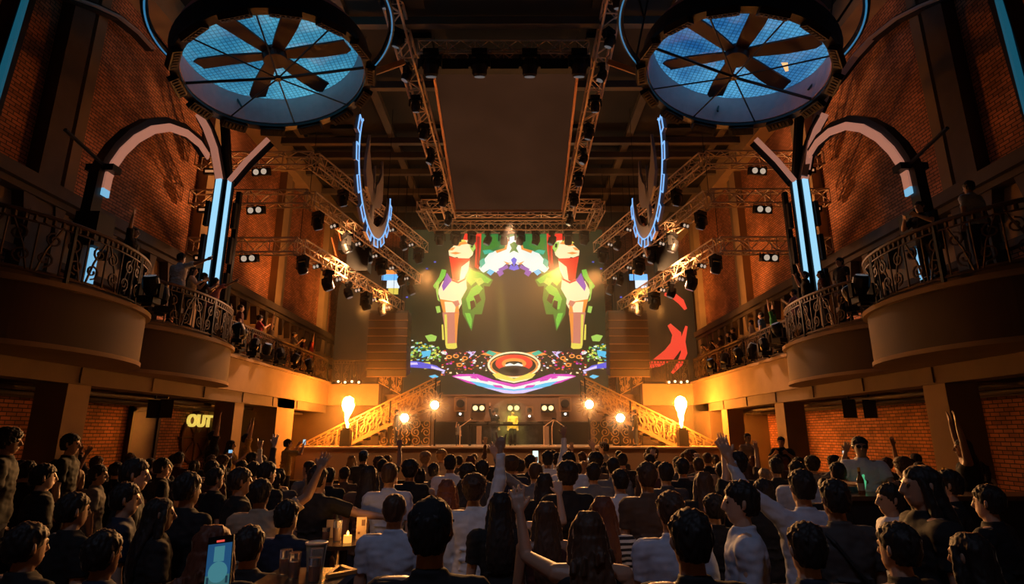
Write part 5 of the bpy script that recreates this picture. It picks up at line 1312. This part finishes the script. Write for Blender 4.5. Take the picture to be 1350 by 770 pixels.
# ---- foreground and middle of the crowd: (px, ytop, Y, options, label)
CR = [
 (569, 659, 2.5, dict(hair='short', shirt='black', cap='black', sl='short', skin=1), 'person in black top and dark cap with rim light, nearest the camera left of centre'),
 (908, 673, 2.6, dict(hair='short', shirt='black', skin=1), 'short-haired person in black, nearest the camera right of centre'),
 (775, 672, 3.3, dict(hair='wavy', hc='brown', shirt='black', sl='tank', fem=True, pose='frontL', skin=1), 'long-haired woman in black sleeveless top, just below the striped-shirt woman'),
 (794, 653, 4.3, dict(hair='long', hc='red', shirt='striped', fem=True), 'woman with long auburn hair in black and white striped top'),
 (883, 649, 3.9, dict(hair='short', hc='brown', shirt='lightblue', skin=0), 'man in light blue shirt directly behind the nearest short-haired man in black'),
 (975, 635, 3.75, dict(shirt='lightblue', face=-75, skin=0, hair='short'), 'man in open pale shirt turned in profile towards the middle'),
 (625, 628, 5.2, dict(pose='horns', shirt='white', sl='long', hair='curly', hc='brown'), 'man in white shirt raising a horns hand sign before the stage'),
 (521, 650, 4.25, dict(shirt='lightblue', hair='crop', hc='brown', skin=1), 'broad man with cropped hair in pale blue shirt beside the candle table'),
 (514, 609, 6.1, dict(shirt='lightblue', hair='crop', hc='brown'), 'tall man with cropped hair in pale blue collared shirt behind the shorter one'),
 (420, 614, 5.8, dict(shirt='black', pose='reachR', face=20, hair='short'), 'man in black sweater stretching his arm over the candle table'),
 (345, 632, 5.2, dict(shirt='beige', pose='upRout', hair='short'), 'man in beige T-shirt with one arm raised high beside the man in black'),
 (353, 609, 6.6, dict(shirt='black', face=30, hair='short'), 'dark-haired man in black behind the beige T-shirt man'),
 (318, 617, 5.7, dict(shirt='black', face=50, hair='short'), 'man in black turned half right, left of the beige T-shirt man'),
 (408, 607, 8.6, dict(shirt='grey', face=-60, hair='crop'), 'short-haired man in grey turned sideways below the left staircase foot'),
 (487, 613, 6.6, dict(hair='long', shirt='brown', fem=True, face=0), 'woman with very long dark hair beside the tall pale-blue-shirt man'),
 (435, 617, 8.0, dict(hair='short', shirt='black'), 'dark-haired person in black behind the reaching man'),
 (464, 600, 12.2, dict(hair='long', hc='blond', shirt='beige', fem=True), 'woman with long fair hair below the left flame'),
 (480, 594, 11.4, dict(hair='short', shirt='darkgrey', cap='blue'), 'man wearing a pale blue cap below the left flame'),
 (541, 608, 7.6, dict(hair='curly', shirt='black'), 'person with bushy dark hair in black, right of the tall pale-blue-shirt man'),
 (554, 617, 8.2, dict(hair='bun', shirt='darkgrey', fem=True, sl='tank'), 'small woman with dark bun between bushy-haired person and white-shirt man'),
 (594, 600, 8.6, dict(hair='short', shirt='white', skin=2), 'man with cropped dark hair in white shirt, left of the horns-sign man'),
 (572, 611, 8.9, dict(hair='short', shirt='darkgrey'), 'dark-haired person in grey left of the white-shirt man'),
 (590, 631, 5.7, dict(hair='wavy', hc='red', shirt='maroon', fem=True), 'woman with long auburn wavy hair left of the horns-sign man'),
 (561, 597, 11.2, dict(hair='curly', hc='blond', shirt='beige'), 'person with fair curly hair lit orange, below the left inner stage lamp'),
 (582, 594, 12.2, dict(hair='curly', hc='blond', shirt='cream'), 'fair curly head close to the stage, below the left stage band'),
 (636, 607, 7.9, dict(hair='short', shirt='darkgrey'), 'dark round head right behind the horns-sign man'),
 (674, 602, 8.6, dict(hair='curly', hc='brown', shirt='navy'), 'curly-haired person with glowing rim in patterned navy top, below the performer'),
 (699, 600, 9.3, dict(hair='short', shirt='black'), 'dark-haired man in black just right of the curly-haired one below the performer'),
 (722, 595, 9.2, dict(hair='short', shirt='white', sl='long', pose='upR'), 'man in white long-sleeved shirt raising his right arm at the stage'),
 (750, 596, 8.2, dict(hair='short', shirt='white'), 'broad man in white T-shirt right of the raised white sleeve'),
 (748, 611, 5.9, dict(hair='curly', shirt='black', hc='black'), 'person with bushy hair in black, in front of the white T-shirt man'),
 (718, 623, 6.3, dict(hair='long', shirt='black', fem=True), 'woman with straight dark hair in black, left of the bushy-haired person'),
 (679, 645, 5.2, dict(hair='bun', hc='brown', shirt='maroon', sl='tank', fem=True, pose='bothbent'), 'woman with both bare arms bent up near her face, right of horns-sign man'),
 (782, 611, 7.3, dict(hair='short', shirt='grey'), 'dark-haired person in grey ribbed top below the right stage band'),
 (785, 598, 8.7, dict(hair='curly', shirt='brown', cap='grey'), 'person in a grey cap behind the grey ribbed top'),
 (808, 604, 8.1, dict(hair='short', shirt='grey'), 'short-haired man in grey T-shirt, right of the grey cap'),
 (820, 598, 10.2, dict(hair='short', shirt='black', pose='upLout'), 'person in black raising left arm below the right inner lamp'),
 (852, 610, 5.4, dict(hair='short', hc='brown', shirt='brown', skin=1), 'broad-shouldered man in brown-grey shirt, left of the charcoal-shirt man'),
 (877, 610, 6.8, dict(hair='short', shirt='darkgrey'), 'man in charcoal T-shirt right of the broad-shouldered man'),
 (621, 600, 10.4, dict(hair='wavy', hc='red', shirt='beige', fem=True), 'woman with reddish wavy hair near the stage, left of the performer'),
 (796, 583, 14.0, dict(hair='short', shirt='cream', cap='grey', face=-60), 'man in a pale cap standing tallest at the stage front right of centre'),
 (927, 621, 6.0, dict(hair='long', hc='brown', shirt='black', fem=True, pose='upR'), 'woman with long brown hair raising her right arm, right of centre'),
 (920, 604, 9.4, dict(hair='short', shirt='grey', hc='brown'), 'person in grey behind the long brown-haired woman'),
 (909, 594, 11.0, dict(hair='curly', hc='brown', shirt='brown', face=-50), 'curly brown-haired person turned sideways below the right flame'),
 (971, 598, 6.9, dict(hair='curly', shirt='black'), 'dark bushy-haired man in black below the foot of the right staircase'),
 (1055, 620, 4.5, dict(hair='short', shirt='lightblue', sl='long', pose='upLout', skin=1), 'man in pale long-sleeved shirt raising his left arm, right side'),
 (1022, 604, 8.0, dict(hair='short', shirt='black'), 'dark-haired person in black behind the pale raised sleeve'),
 (1052, 603, 10.0, dict(hair='short', shirt='black', face=-40), 'dark-haired person in black below the right guard'),
 (1098, 633, 4.0, dict(hair='short', shirt='darkgrey', skin=2), 'man with thick dark hair in dark grey shirt with a shoulder strap, right side'),
 (1171, 638, 4.8, dict(hair='short', shirt='white', face=-80, sl='short'), 'man in white shirt in profile at the right bar table'),
 (1211, 612, 3.8, dict(hair='long', shirt='black', face=-80, fem=True), 'woman with dark hair in black in profile at the far right'),
 (1248, 620, 5.2, dict(hair='short', shirt='black', face=-50), 'dark figure in black below the raised arms at far right'),
 (1132, 576, 7.6, dict(hair='short', shirt='white', face=200, glasses=True, pose='pour', z0=.28, skin=2), 'man in white T-shirt and glasses facing us and pouring a drink'),
 (1268, 578, 8.0, dict(hair='long', shirt='black', face=-60, fem=True, pose='both', z0=.28, sl='tank', skin=2), 'woman with both bare arms raised beside the near right column'),
 (985, 570, 15.5, dict(hair='crop', shirt='beige', face=170, z0=.28, hfix=1.02, skin=1), 'short-haired guard in beige shirt facing us before the right brick wall'),
 (1029, 576, 15.0, dict(hair='short', shirt='black', face=-150, pose='clap', z0=.28, skin=1), 'man in black vest clapping beside the right column'),
 (95, 572, 7.4, dict(hair='short', shirt='black', face=70, z0=.28), 'man in black turned right in front of the near left column'),
 (14, 566, 6.3, dict(hair='curly', shirt='black', face=60, z0=.28), 'dark bushy-haired figure at the far left edge'),
 (180, 605, 5.0, dict(hair='short', shirt='black', face=60), 'dark-haired man in profile left of the small doorway'),
 (215, 604, 8.0, dict(hair='short', shirt='black', face=50), 'dark-haired person below the small doorway'),
 (285, 617, 6.8, dict(hair='short', shirt='black', face=40), 'dark-haired person in black below the OUT sign'),
 (250, 623, 4.6, dict(hair='short', shirt='black', face=20), 'big dark head in front of the person below the OUT sign'),
 (131, 613, 7.5, dict(hair='short', shirt='grey', face=60), 'person in grey turned right, right of the near left column'),
 (168, 637, 4.6, dict(hair='short', shirt='navy', face=55), 'dark figure in navy in profile low at the left'),
 (212, 655, 4.2, dict(hair='long', shirt='black', face=50, fem=True), 'dark long-haired woman in profile low at the left'),
 (284, 690, 3.0, dict(hair='wavy', hc='red', shirt='black', fem=True), 'woman with reddish hair right above the lit phone'),
 (331, 694, 3.5, dict(hair='short', shirt='black'), 'dark figure right of the lit phone'),
 (283, 568, 13.2, dict(hair='short', shirt='black', pose='upR', face=60, z0=.28), 'man in black raising one arm left of the left column face'),
 (305, 580, 13.6, dict(hair='long', shirt='yellow', face=70, fem=True, pose='clap', z0=.28), 'woman in yellow clapping left of the lit left column face'),
 (326, 572, 14.2, dict(hair='short', shirt='yellow', face=60, pose='both', z0=.28), 'man in yellow-lit shirt with both arms up right of the lit column'),
 (380, 579, 15.5, dict(hair='short', shirt='yellow', face=50, pose='phone', z0=.20), 'person in yellow-lit shirt taking a photo beside the left stage corner'),
 (505, 606, 9.6, dict(hair='short', shirt='darkgrey', pose='upRfist'), 'dark figure stretching one arm straight up below the left outer lamp'),
 (859, 591, 11.8, dict(hair='curly', hc='brown', shirt='brown', face=-70), 'curly-haired person in profile below the right outer lamp'),
 (893, 603, 9.8, dict(hair='short', shirt='darkgrey', pose='bothbent'), 'person with two raised hands below the right flame'),
 (60, 612, 6.0, dict(hair='short', shirt='black', face=40), 'dark head at the foot of the near left column'),
 (100, 650, 4.2, dict(hair='short', shirt='black', face=30), 'dark head low at the left, below the standing man'),
 (40, 690, 3.2, dict(hair='short', shirt='black', face=20), 'darkest low head at the left picture edge'),
 (140, 700, 3.1, dict(hair='short', shirt='navy', face=15), 'dark navy figure low left of the lit phone'),
 (1300, 640, 4.4, dict(hair='short', shirt='black', face=-30), 'dark head at the right edge below the near right column'),
 (1180, 690, 3.0, dict(hair='short', shirt='black', face=-20), 'darkest low head below the white shirt in profile'),
 (1275, 700, 2.9, dict(hair='long', shirt='maroon', face=-20, fem=True), 'long-haired woman in dark red low at the right corner'),
 (1060, 690, 2.9, dict(hair='short', shirt='navy'), 'dark navy shoulders low right of the pale open shirt'),
 (660, 648, 4.6, dict(hair='long', shirt='black', fem=True), 'long-haired woman in black directly right of the horns-sign man'),
 (720, 660, 4.3, dict(hair='long', hc='brown', shirt='maroon', fem=True, sl='tank'), 'brown-haired woman in dark red behind the long-haired woman with raised arm'),
 (1005, 632, 5.4, dict(hair='short', shirt='black'), 'dark figure between the profile man and the raised pale sleeve'),
 (940, 652, 4.9, dict(hair='short', shirt='black', fem=True), 'dark figure left of the man in profile'),
 (380, 660, 4.4, dict(hair='short', shirt='navy', face=20), 'navy figure below the reaching man'),
 (455, 616, 9.4, dict(hair='short', shirt='brown'), 'person in brown behind the very long haired woman'),
]
PEO = {}
for i, (px, yt, Y, o, lab) in enumerate(CR):
    PEO[lab] = person(px, yt, Y, label=lab, **o)
CLAIM = [(P(px, yt, Y).x, Y) for px, yt, Y, o, lab in CR]
# ---- the rest of the crowd, row by row towards the stage
ZN = [(-9, 'at the far left of the floor'), (-6.2, 'below the left balcony columns'), (-4.4, 'below the left staircase'), (-2.9, 'below the left flame side'), (-1.6, 'below the left inner lamp'),
      (-.6, 'below the left stage band'), (.5, 'below the performer'), (1.6, 'below the right stage band'), (2.9, 'below the right inner lamp'), (4.4, 'below the right flame side'), (6.2, 'below the right staircase'), (9, 'below the right balcony columns')]
HW = {'short': 'short dark hair', 'curly': 'bushy hair', 'long': 'long hair', 'wavy': 'wavy hair', 'crop': 'cropped hair', 'bun': 'tied-up hair', 'tail': 'a ponytail'}
PW = {'stand': 'arms down', 'upR': 'right arm raised', 'upL': 'left arm raised', 'both': 'both arms raised', 'phoneR': 'hand up', 'upRout': 'arm flung right', 'upLout': 'arm flung left', 'upRfist': 'pointing up', 'horns': 'a horns sign'}
used = {}
fr = random.Random(21)
rows = [6.5, 7.3, 8.1, 8.9, 9.7, 10.6, 11.6, 12.7]
nfill = 0
for ri, Y0 in enumerate(rows):
    x = -Y0 * .80 if Y0 < 9 else -7.4
    x = max(x, -7.6)
    while x < min(7.6, Y0 * .80):
        xx = x + fr.uniform(-.12, .12); Y = Y0 + fr.uniform(-.2, .2); x += fr.uniform(.62, .95)
        if any(abs(xx - cx_) < .40 and abs(Y - cy_) < .42 for cx_, cy_ in CLAIM): continue
        if any(abs(xx / Y - cx_ / cy_) < .022 and Y < cy_ < Y + 1.6 for cx_, cy_ in CLAIM[:90]) : continue
        if -.375 < xx / Y < -.275 and Y > 7.4: continue
        if xx < -4.0 and Y > 12.2: continue
        if xx > 5.4 and Y > 12.2: continue
        CLAIM.append((xx, Y)); nfill += 1
        fem = fr.random() < .42
        hair = fr.choice(['long', 'wavy', 'bun', 'tail', 'long'] if fem else ['short', 'short', 'crop', 'curly', 'short'])
        hc = fr.choice(['black', 'black', 'brown', 'brown', 'red', 'blond'] if fem else ['black', 'black', 'brown', 'black'])
        pose = fr.choice(['stand'] * 15 + ['upR', 'upL', 'both', 'phoneR', 'upRfist', 'upLout', 'upRout'])
        if Y < 9 and abs(xx) > 3.5: pose = 'stand'
        far = abs(xx) > 4 and Y < 9
        sh = fr.choice(['black', 'black', 'navy', 'darkgrey'] if far else ['black', 'black', 'darkgrey', 'grey', 'brown', 'navy', 'maroon', 'beige', 'white'])
        H_ = (1.60 if fem else 1.69) + fr.uniform(-.05, .05)
        zn = [w for lim, w in ZN if xx <= lim] or [ZN[-1][1]]
        lab = '%s, %s%s, %s top, %s, %s row %s' % (MF(fem), '' if hc in ('black',) or 'dark' in HW[hair] else {'brown': 'brown ', 'red': 'auburn ', 'blond': 'fair '}[hc], HW[hair], {'darkgrey': 'charcoal'}.get(sh, sh), PW[pose], ORD(ri), zn[0])
        words_ = lab.split()
        if lab in used: continue
        used[lab] = 1
        q = person(675, 600, Y, pose, hair, hc, sh, fr.choice(['short', 'short', 'tank', 'long'] if fem else ['short', 'short', 'long']), fr.uniform(-22, 22), fem, lab, 'dancing crowd on the floor', hfix=H_ / 1.775)
        q.location.x = xx
        if pose == 'phoneR' and fr.random() < .9:
            hp = hand_pos(q, pose, 1); phone(hp, q.rotation_euler.z, 'lit phone held up by the %s %s in row %s' % (MF(fem), zn[0].replace('below ', 'under '), ORD(ri)), fr.choice([(.5, .7, .9), (.8, .85, .9), (.3, .6, .9)]), .9)
print('fillers', nfill, 'people', len(CR) + nfill)
phone(hand_pos(PEO['person in yellow-lit shirt taking a photo beside the left stage corner'], 'phone', 1), 0, 'phone held by the person in yellow near the left stage corner')
q = person(686, 606, 9.9, 'phoneR', 'short', 'black', 'black', 'short', 0, False, 'dark figure holding up the bright white phone, right of the performer')
p_ = hand_pos(q, 'phoneR', 1, .10); phone(p_, 0, 'bright white phone screen raised just right of the performer', (.75, .95, .85), 1.2, scale=1.35)
q = person(760, 611, 9.4, 'phoneR', 'short', 'black', 'navy', 'short', 0, False, 'navy figure holding a small lit phone, right of the white T-shirt man')
p_ = hand_pos(q, 'phoneR', 1, .10); phone(p_, 0, 'small bright phone screen right of the raised white sleeve', (.8, .95, .95), 1.2, scale=.9)
# woman under the lit phone: stands right below the frame, holding it up
q = person(289, 700, 1.25, 'phoneR', 'long', 'brown', 'black', 'short', 0, True, 'short person at the bottom edge holding up the big lit phone', hfix=.80)
pp = P(289, 744, 1.62)
q.location = (pp.x - .16, 1.12, 0)
t = thing('smartphone', 'big lit phone showing a blue video, held up at the lower left', 'phone', pp); t.rotation_euler = (RD(-12), RD(-7), 0); t.scale = (.84, .84, .84)
b = BM(); box(b, -.040, .040, -.004, .004, -.082, .082); obj('case', b, BLK, t)
b = BM(); box(b, -.0375, .0375, -.0055, -.004, -.078, .060, 0); obj('display', b, glow('ph_blue', (.012, .065, .16), 1.0), t)
b = BM(); box(b, -.0375, .0375, -.0062, -.0055, -.078, -.030, 0); box(b, -.016, .016, -.0062, -.0055, .008, .052, 1)
disc(b, (0, -.006, -.022), (0, 1, 0), .030, .001, 20, 1); box(b, -.033, -.026, -.0068, -.0062, -.055, -.035, 2); box(b, .026, .033, -.0068, -.0062, -.055, -.035, 2)
obj('video_image', b, [glow('ph_teal', (.035, .12, .13), 1.0), glow('ph_cyan', (.05, .19, .23), 1.0), glow('ph_dark', (.01, .03, .05), 1)], t)
b = BM(); box(b, -.012, .012, -.006, -.004, .064, .070); obj('record_mark', b, glow('ph_red', (.8, .08, .06), 1.0), t)

# people on stage
q = person(676, 544, 26.9, 'stand', 'short', 'black', 'yellow', 'long', 180, False, 'yellow-lit performer standing in smoke at the middle of the stage', z0=ZS, skin=0, hfix=.88)
q = person(652, 540, 27.3, 'upR', 'curly', 'black', 'black', 'long', 170, False, 'dark performer with one arm raised just left of the yellow-lit one', z0=ZS, hfix=.9)
q = person(604, 560, 25.6, 'phoneR', 'short', 'black', 'grey', 'short', 150, False, 'crouching crew member at the left of the stage', z0=ZS, hfix=.55)
q = person(522, 566, 25.0, 'stand', 'short', 'black', 'black', 'long', 90, False, 'dark crew member standing at the left end of the stage', z0=ZS, hfix=.86)
q = person(838, 568, 25.0, 'stand', 'short', 'black', 'black', 'long', -60, False, 'dark crew member standing at the right end of the stage', z0=ZS, hfix=.86)
# people on the balconies: (px, ytop, X distance from middle, ...)
BAL = [
 (240, 334, 9.3, dict(pose='pointR', shirt='white', face=15, hair='short'), 'man in white T-shirt pointing far out from the left balcony'),
 (178, 300, 9.4, dict(pose='upR', shirt='black', face=80, hair='long', fem=True), 'dark figure raising an arm at the near left balcony wall'),
 (256, 352, 9.2, dict(pose='clap', shirt='beige', face=70, hair='long', fem=True, sl='tank'), 'long-haired woman leaning at the left balcony rail beside the tower'),
 (270, 360, 9.0, dict(pose='clap', shirt='black', face=60, hair='short'), 'dark-haired man clapping at the left balcony rail under the tower'),
 (285, 366, 9.0, dict(pose='pointR', shirt='pink', face=25, hair='bun', fem=True), 'woman in pink pointing over the left balcony rail'),
 (302, 404, 9.1, dict(pose='stand', shirt='navy', face=60, hair='short'), 'person in navy at the left balcony rail right of the tower'),
 (318, 402, 9.3, dict(pose='stand', shirt='maroon', face=60, hair='short'), 'person in maroon further along the left balcony rail'),
 (343, 416, 9.1, dict(pose='clap', shirt='red', face=60, hair='curly'), 'bushy-haired person in red at the middle of the left balcony rail'),
 (358, 428, 9.2, dict(pose='both', shirt='beige', face=70, hair='short', sl='tank'), 'person with both hands up on the left balcony'),
 (388, 438, 9.1, dict(pose='clap', shirt='cream', face=60, hair='short', cap='cream'), 'person in cream with pale cap near the far end of the left balcony'),
 (400, 446, 9.1, dict(pose='stand', shirt='maroon', face=60, hair='short'), 'dark-haired person near the far end of the left balcony'),
 (411, 449, 9.2, dict(pose='upR', shirt='red', face=60, hair='long', fem=True), 'woman in red raising one hand at the far end of the left balcony'),
 (1276, 242, 8.7, dict(pose='stand', shirt='lightblue', face=-150 + 180 - 40, hair='short'), 'man in pale shirt with a strap standing on the near right balcony'),
 (1212, 272, 9.2, dict(pose='clap', shirt='black', face=-110, hair='short'), 'man in black leaning at the near right balcony rail'),
 (1106, 340, 9.2, dict(pose='stand', shirt='black', face=-100, hair='short'), 'man in black beside the tower on the right balcony'),
 (1060, 358, 9.2, dict(pose='bothbent', shirt='black', face=-70, hair='short'), 'man in black with arms bent up on the right balcony left of the tower'),
 (1082, 362, 9.4, dict(pose='stand', shirt='maroon', face=-70, hair='long', fem=True), 'woman at the right balcony rail between two men in black'),
 (1047, 392, 9.1, dict(pose='clap', shirt='pink', face=-60, hair='short'), 'man in pink shirt clapping at the right balcony rail'),
 (1018, 408, 9.1, dict(pose='both', shirt='green', face=-50, hair='short', sl='short'), 'person in green with both arms raised on the right balcony'),
 (1003, 412, 9.3, dict(pose='stand', shirt='blue', face=-50, hair='short'), 'person in blue left of the green shirt on the right balcony'),
 (990, 422, 9.1, dict(pose='stand', shirt='cream', face=-50, hair='short'), 'person in cream shirt on the right balcony'),
 (966, 432, 9.1, dict(pose='stand', shirt='black', face=-50, hair='short'), 'tall person in black on the far half of the right balcony'),
 (960, 438, 9.1, dict(pose='stand', shirt='black', face=-60, hair='crop'), 'shaven-headed person beside the tall one in black on the right balcony'),
 (950, 446, 9.1, dict(pose='clap', shirt='brown', face=-50, hair='short'), 'person in brown clapping on the far right balcony'),
 (938, 449, 9.1, dict(pose='clap', shirt='brown', face=-50, hair='long', fem=True), 'long-haired woman in brown on the far right balcony'),
 (926, 456, 9.1, dict(pose='stand', shirt='beige', face=-50, hair='short'), 'last person at the stage end of the right balcony'),
]
for px, yt, xd, o, lab in BAL:
    s = -1 if px < 675 else 1
    xd = 8.4
    for _ in range(12):
        Y = PX(px, yt, s * xd).y; xd = xd * .5 + .5 * (front(Y) + .42)
    q = person(px, yt, Y, label=lab, z0=ZB1 + .29, **o)

# ---------------------------------------------------------------- side platforms, tables, drinks
for s in (-1, 1):
    b = BM(); box(b, s * 5.7, s * 8.7, 13.0, 17.5, 0, .28); box(b, s * 7.2, s * 11.2, 5.5, 13.0, 0, .28) ; struct('platform_' + SIDE[s], b, FLR)
AMB = glow('candle_flame', (1, .42, .08), 8)
def round_table(x, y, z, r, lab, z0=0):
    t = thing('bar_table', lab, 'table', (x, y, z0), 0, 'tall round tables')
    b = BM(); disc(b, (0, 0, z - .015), (0, 0, 1), r, .03, 32); obj('table_top', b, mat('table_dark', (.05, .03, .02), .25), t)
    b = BM(); tube(b, [(0, 0, .03), (0, 0, z - .03)], .035, 12); obj('pedestal', b, BLK, t)
    b = BM(); disc(b, (0, 0, .015), (0, 0, 1), .24, .03, 24); obj('base', b, BLK, t)
    return t
def glass(x, y, z, lab, h=.12, r=.035, col=(.7, .5, .3)):
    t = thing('drinking_glass', lab, 'glass', (x, y, z), 0, 'glasses on the tables')
    b = BM(); tube(b, [(0, 0, 0), (0, 0, h * .3), (0, 0, h)], [r * .8, r * .9, r], 16, cap=True); obj('tumbler', b, mat('glass_clear', (.8, .8, .8), .05, 0, trans=.9), t)
    b = BM(); disc(b, (0, 0, h * .35), (0, 0, 1), r * .82, h * .6, 14); obj('drink', b, mat('drink_amber', (.55, .22, .05), .1, 0, trans=.5), t)
def bottle(x, y, z, lab, col=(.03, .10, .04), h=.30):
    t = thing('bottle', lab, 'bottle', (x, y, z), 0, 'bottles on the tables')
    b = BM(); tube(b, [(0, 0, 0), (0, 0, h * .55), (0, 0, h * .68), (0, 0, h * .75), (0, 0, h)], [.037, .038, .025, .014, .014], 14); obj('glass_body', b, mat('bottle_%g' % col[1], col, .12, 0, trans=.2), t)
    b = BM(); tube(b, [(0, 0, h * .15), (0, 0, h * .42)], .0392, 14); obj('paper_label', b, mat('paper_label', (.6, .5, .35), .6), t)
    b = BM(); tube(b, [(0, 0, h * .86), (0, 0, h * 1.01)], .016, 10); obj('foil', b, mat('foil_gold', (.7, .45, .1), .3, .9), t)
p = P(454, 712, 5.35); zt = p.z
round_table(p.x, p.y, zt, .30, 'round bar table with a candle and a menu card beneath the reaching arm')
ca = thing('candle_holder', 'glowing candle glass on the round bar table', 'candle', (p.x + .06, p.y - .12, zt))
b = BM(); disc(b, (0, 0, .03), (0, 0, 1), .035, .06, 16); obj('cup', b, mat('candle_cup', (.8, .4, .1), .2, 0, (1, .4, .06), 1.2), ca)
b = BM(); tube(b, [(0, 0, .06), (0, 0, .075), (0, 0, .095)], [.008, .012, .003], 10); obj('flame', b, AMB, ca)
lc = bpy.data.lights.new('candle_light', 'POINT'); lc.energy = 3.0; lc.color = (1, .42, .1); lc.shadow_soft_size = .03
lo = bpy.data.objects.new('candle_light', lc); COL.objects.link(lo); lo.location = (p.x + .06, p.y - .12, zt + .17)
glass(p.x - .05, p.y - .06, zt, 'tall amber drink glass beside the candle', .17, .04)
glass(p.x - .17, p.y + .02, zt, 'small glass left of the amber drink by the candle', .10)
mc = thing('menu_card', 'small pale menu card standing behind the candle', 'menu', (p.x + .13, p.y + .06, zt))
b = BM(); box(b, -.045, .045, -.01, .01, 0, .18); obj('card', b, mat('card', (.5, .36, .2), .6), mc)
b = BM(); box(b, .0, .03, -.013, -.01, .11, .16); box(b, -.03, -.01, -.013, -.01, .04, .06); obj('print', b, mat('card_print', (.12, .06, .03), .6), mc)
mc = thing('menu_card', 'small pale menu card standing left of the amber drink', 'menu', (p.x - .15, p.y + .12, zt))
b = BM(); box(b, -.05, .05, -.01, .01, 0, .15); obj('card', b, mat('card', (.5, .36, .2), .6), mc)
p2 = P(425, 762, 3.4); z2 = p2.z
t = thing('bar_table', 'dark square table with an orange-lit edge at the bottom left of centre', 'table', (p2.x, p2.y, 0))
b = BM(); box(b, -.33, .12, -.25, .25, z2 - .04, z2); obj('table_top', b, mat('table_dark', (.05, .03, .02), .25), t)
b = BM(); box(b, -.13, -.08, -.03, .03, .03, z2 - .04); box(b, -.3, .1, -.2, .2, 0, .03); obj('pedestal', b, BLK, t)
b = BM(); beam(b, (.03, -.02, z2 + .012), (.15, .10, z2 + .012), .03, .02); beam(b, (.15, .10, z2 + .012), (.03, .22, z2 + .012), .03, .02); beam(b, (.03, -.02, z2 + .012), (.03, .22, z2 + .012), .02, .02); tr_ = obj('wooden_tray', b, mat('tray_wood', (.6, .3, .1), .4)); tr_.location = (p2.x, p2.y, 0); tag(tr_, 'triangular wooden tray edge catching orange light on the square table', 'tray')
for i, (dx, dy, h) in enumerate(((-.16, 0, .13), (-.06, .06, .14), (-.02, -.08, .12), (-.24, .08, .13))):
    glass(p2.x + dx, p2.y + dy, z2, 'clear glass on the dark square table, %s' % ('front left', 'back middle', 'front right', 'back left')[i], h, .035)
bk_ = thing('ice_bucket', 'pale ice bucket on the dark square table', 'bucket', (p2.x - .10, p2.y + .17, z2))
b = BM(); tube(b, [(0, 0, 0), (0, 0, .15)], [.045, .06], 24); obj('pail', b, mat('bucket', (.30, .42, .5), .3, .5), bk_)
b = BM(); tube(b, [(.06 * cos(a), .06 * sin(a), .15) for a in [i * pi / 12 for i in range(24)]], .006, 5, closed=True); obj('rim', b, TRUSS, bk_)
# right bar counter with bottles
t = thing('bar_counter', 'dark bar counter along the right side under the balcony', 'counter')
b = BM(); box(b, 4.0, 7.6, 6.9, 7.3, .28, 1.32); obj('counter_body', b, BLKM, t); b = BM(); box(b, 3.95, 7.65, 6.85, 7.38, 1.32, 1.37); obj('counter_top', b, mat('counter_top', (.12, .06, .03), .3), t)
for i, x in enumerate((4.25, 4.95, 5.25, 6.6)): bottle(x, 7.05, 1.37, 'bottle on the right bar counter, %s from the stage side' % ORD(i), (.02, .12, .05) if i % 2 else (.25, .10, .03))
pb = hand_pos(PEO['man in white T-shirt and glasses facing us and pouring a drink'], 'pour', 1)
bt = thing('bottle', 'green-lit bottle held by the man pouring a drink', 'bottle', pb)
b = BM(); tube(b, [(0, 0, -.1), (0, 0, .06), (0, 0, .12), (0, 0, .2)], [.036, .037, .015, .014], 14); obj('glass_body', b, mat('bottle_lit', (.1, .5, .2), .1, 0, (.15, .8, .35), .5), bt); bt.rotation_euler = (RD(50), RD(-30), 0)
for s in (-1, 1):
    t = thing('ledge_table', 'long narrow drinks ledge with a lit edge on the %s side platform' % SIDE[s], 'counter')
    x0, x1 = (-8.6, -5.4) if s < 0 else (5.6, 8.6)
    b = BM(); box(b, x0, x1, 12.5, 12.85, 1.22, 1.27); obj('counter_top', b, mat('ledge_top', (.55, .35, .2), .35), t)
    b = BM()
    for x in (x0 + .2, (x0 + x1) / 2, x1 - .2): box(b, x - .03, x + .03, 12.6, 12.75, 0.28, 1.22)
    obj('leg', b, BLK, t)
    for i in range(3): bottle(x0 + .6 + i * .8, 12.68, 1.27, 'bottle on the %s side drinks ledge, %s from the left' % (SIDE[s], ORD(i)), (.25, .10, .03))
# shoulder strap
q = PEO['man with thick dark hair in dark grey shirt with a shoulder strap, right side']
b = BM(); tube(b, [V(-.15, -.02, 1.485), V(-.10, -.115, 1.40), V(0, -.145, 1.25), V(.12, -.14, 1.10), V(.19, -.06, .98), V(.19, .06, 1.0), V(.05, .15, 1.25), V(-.13, .10, 1.44)], .013, 6, closed=True)
obj('shoulder_strap', b, BLKM, q)
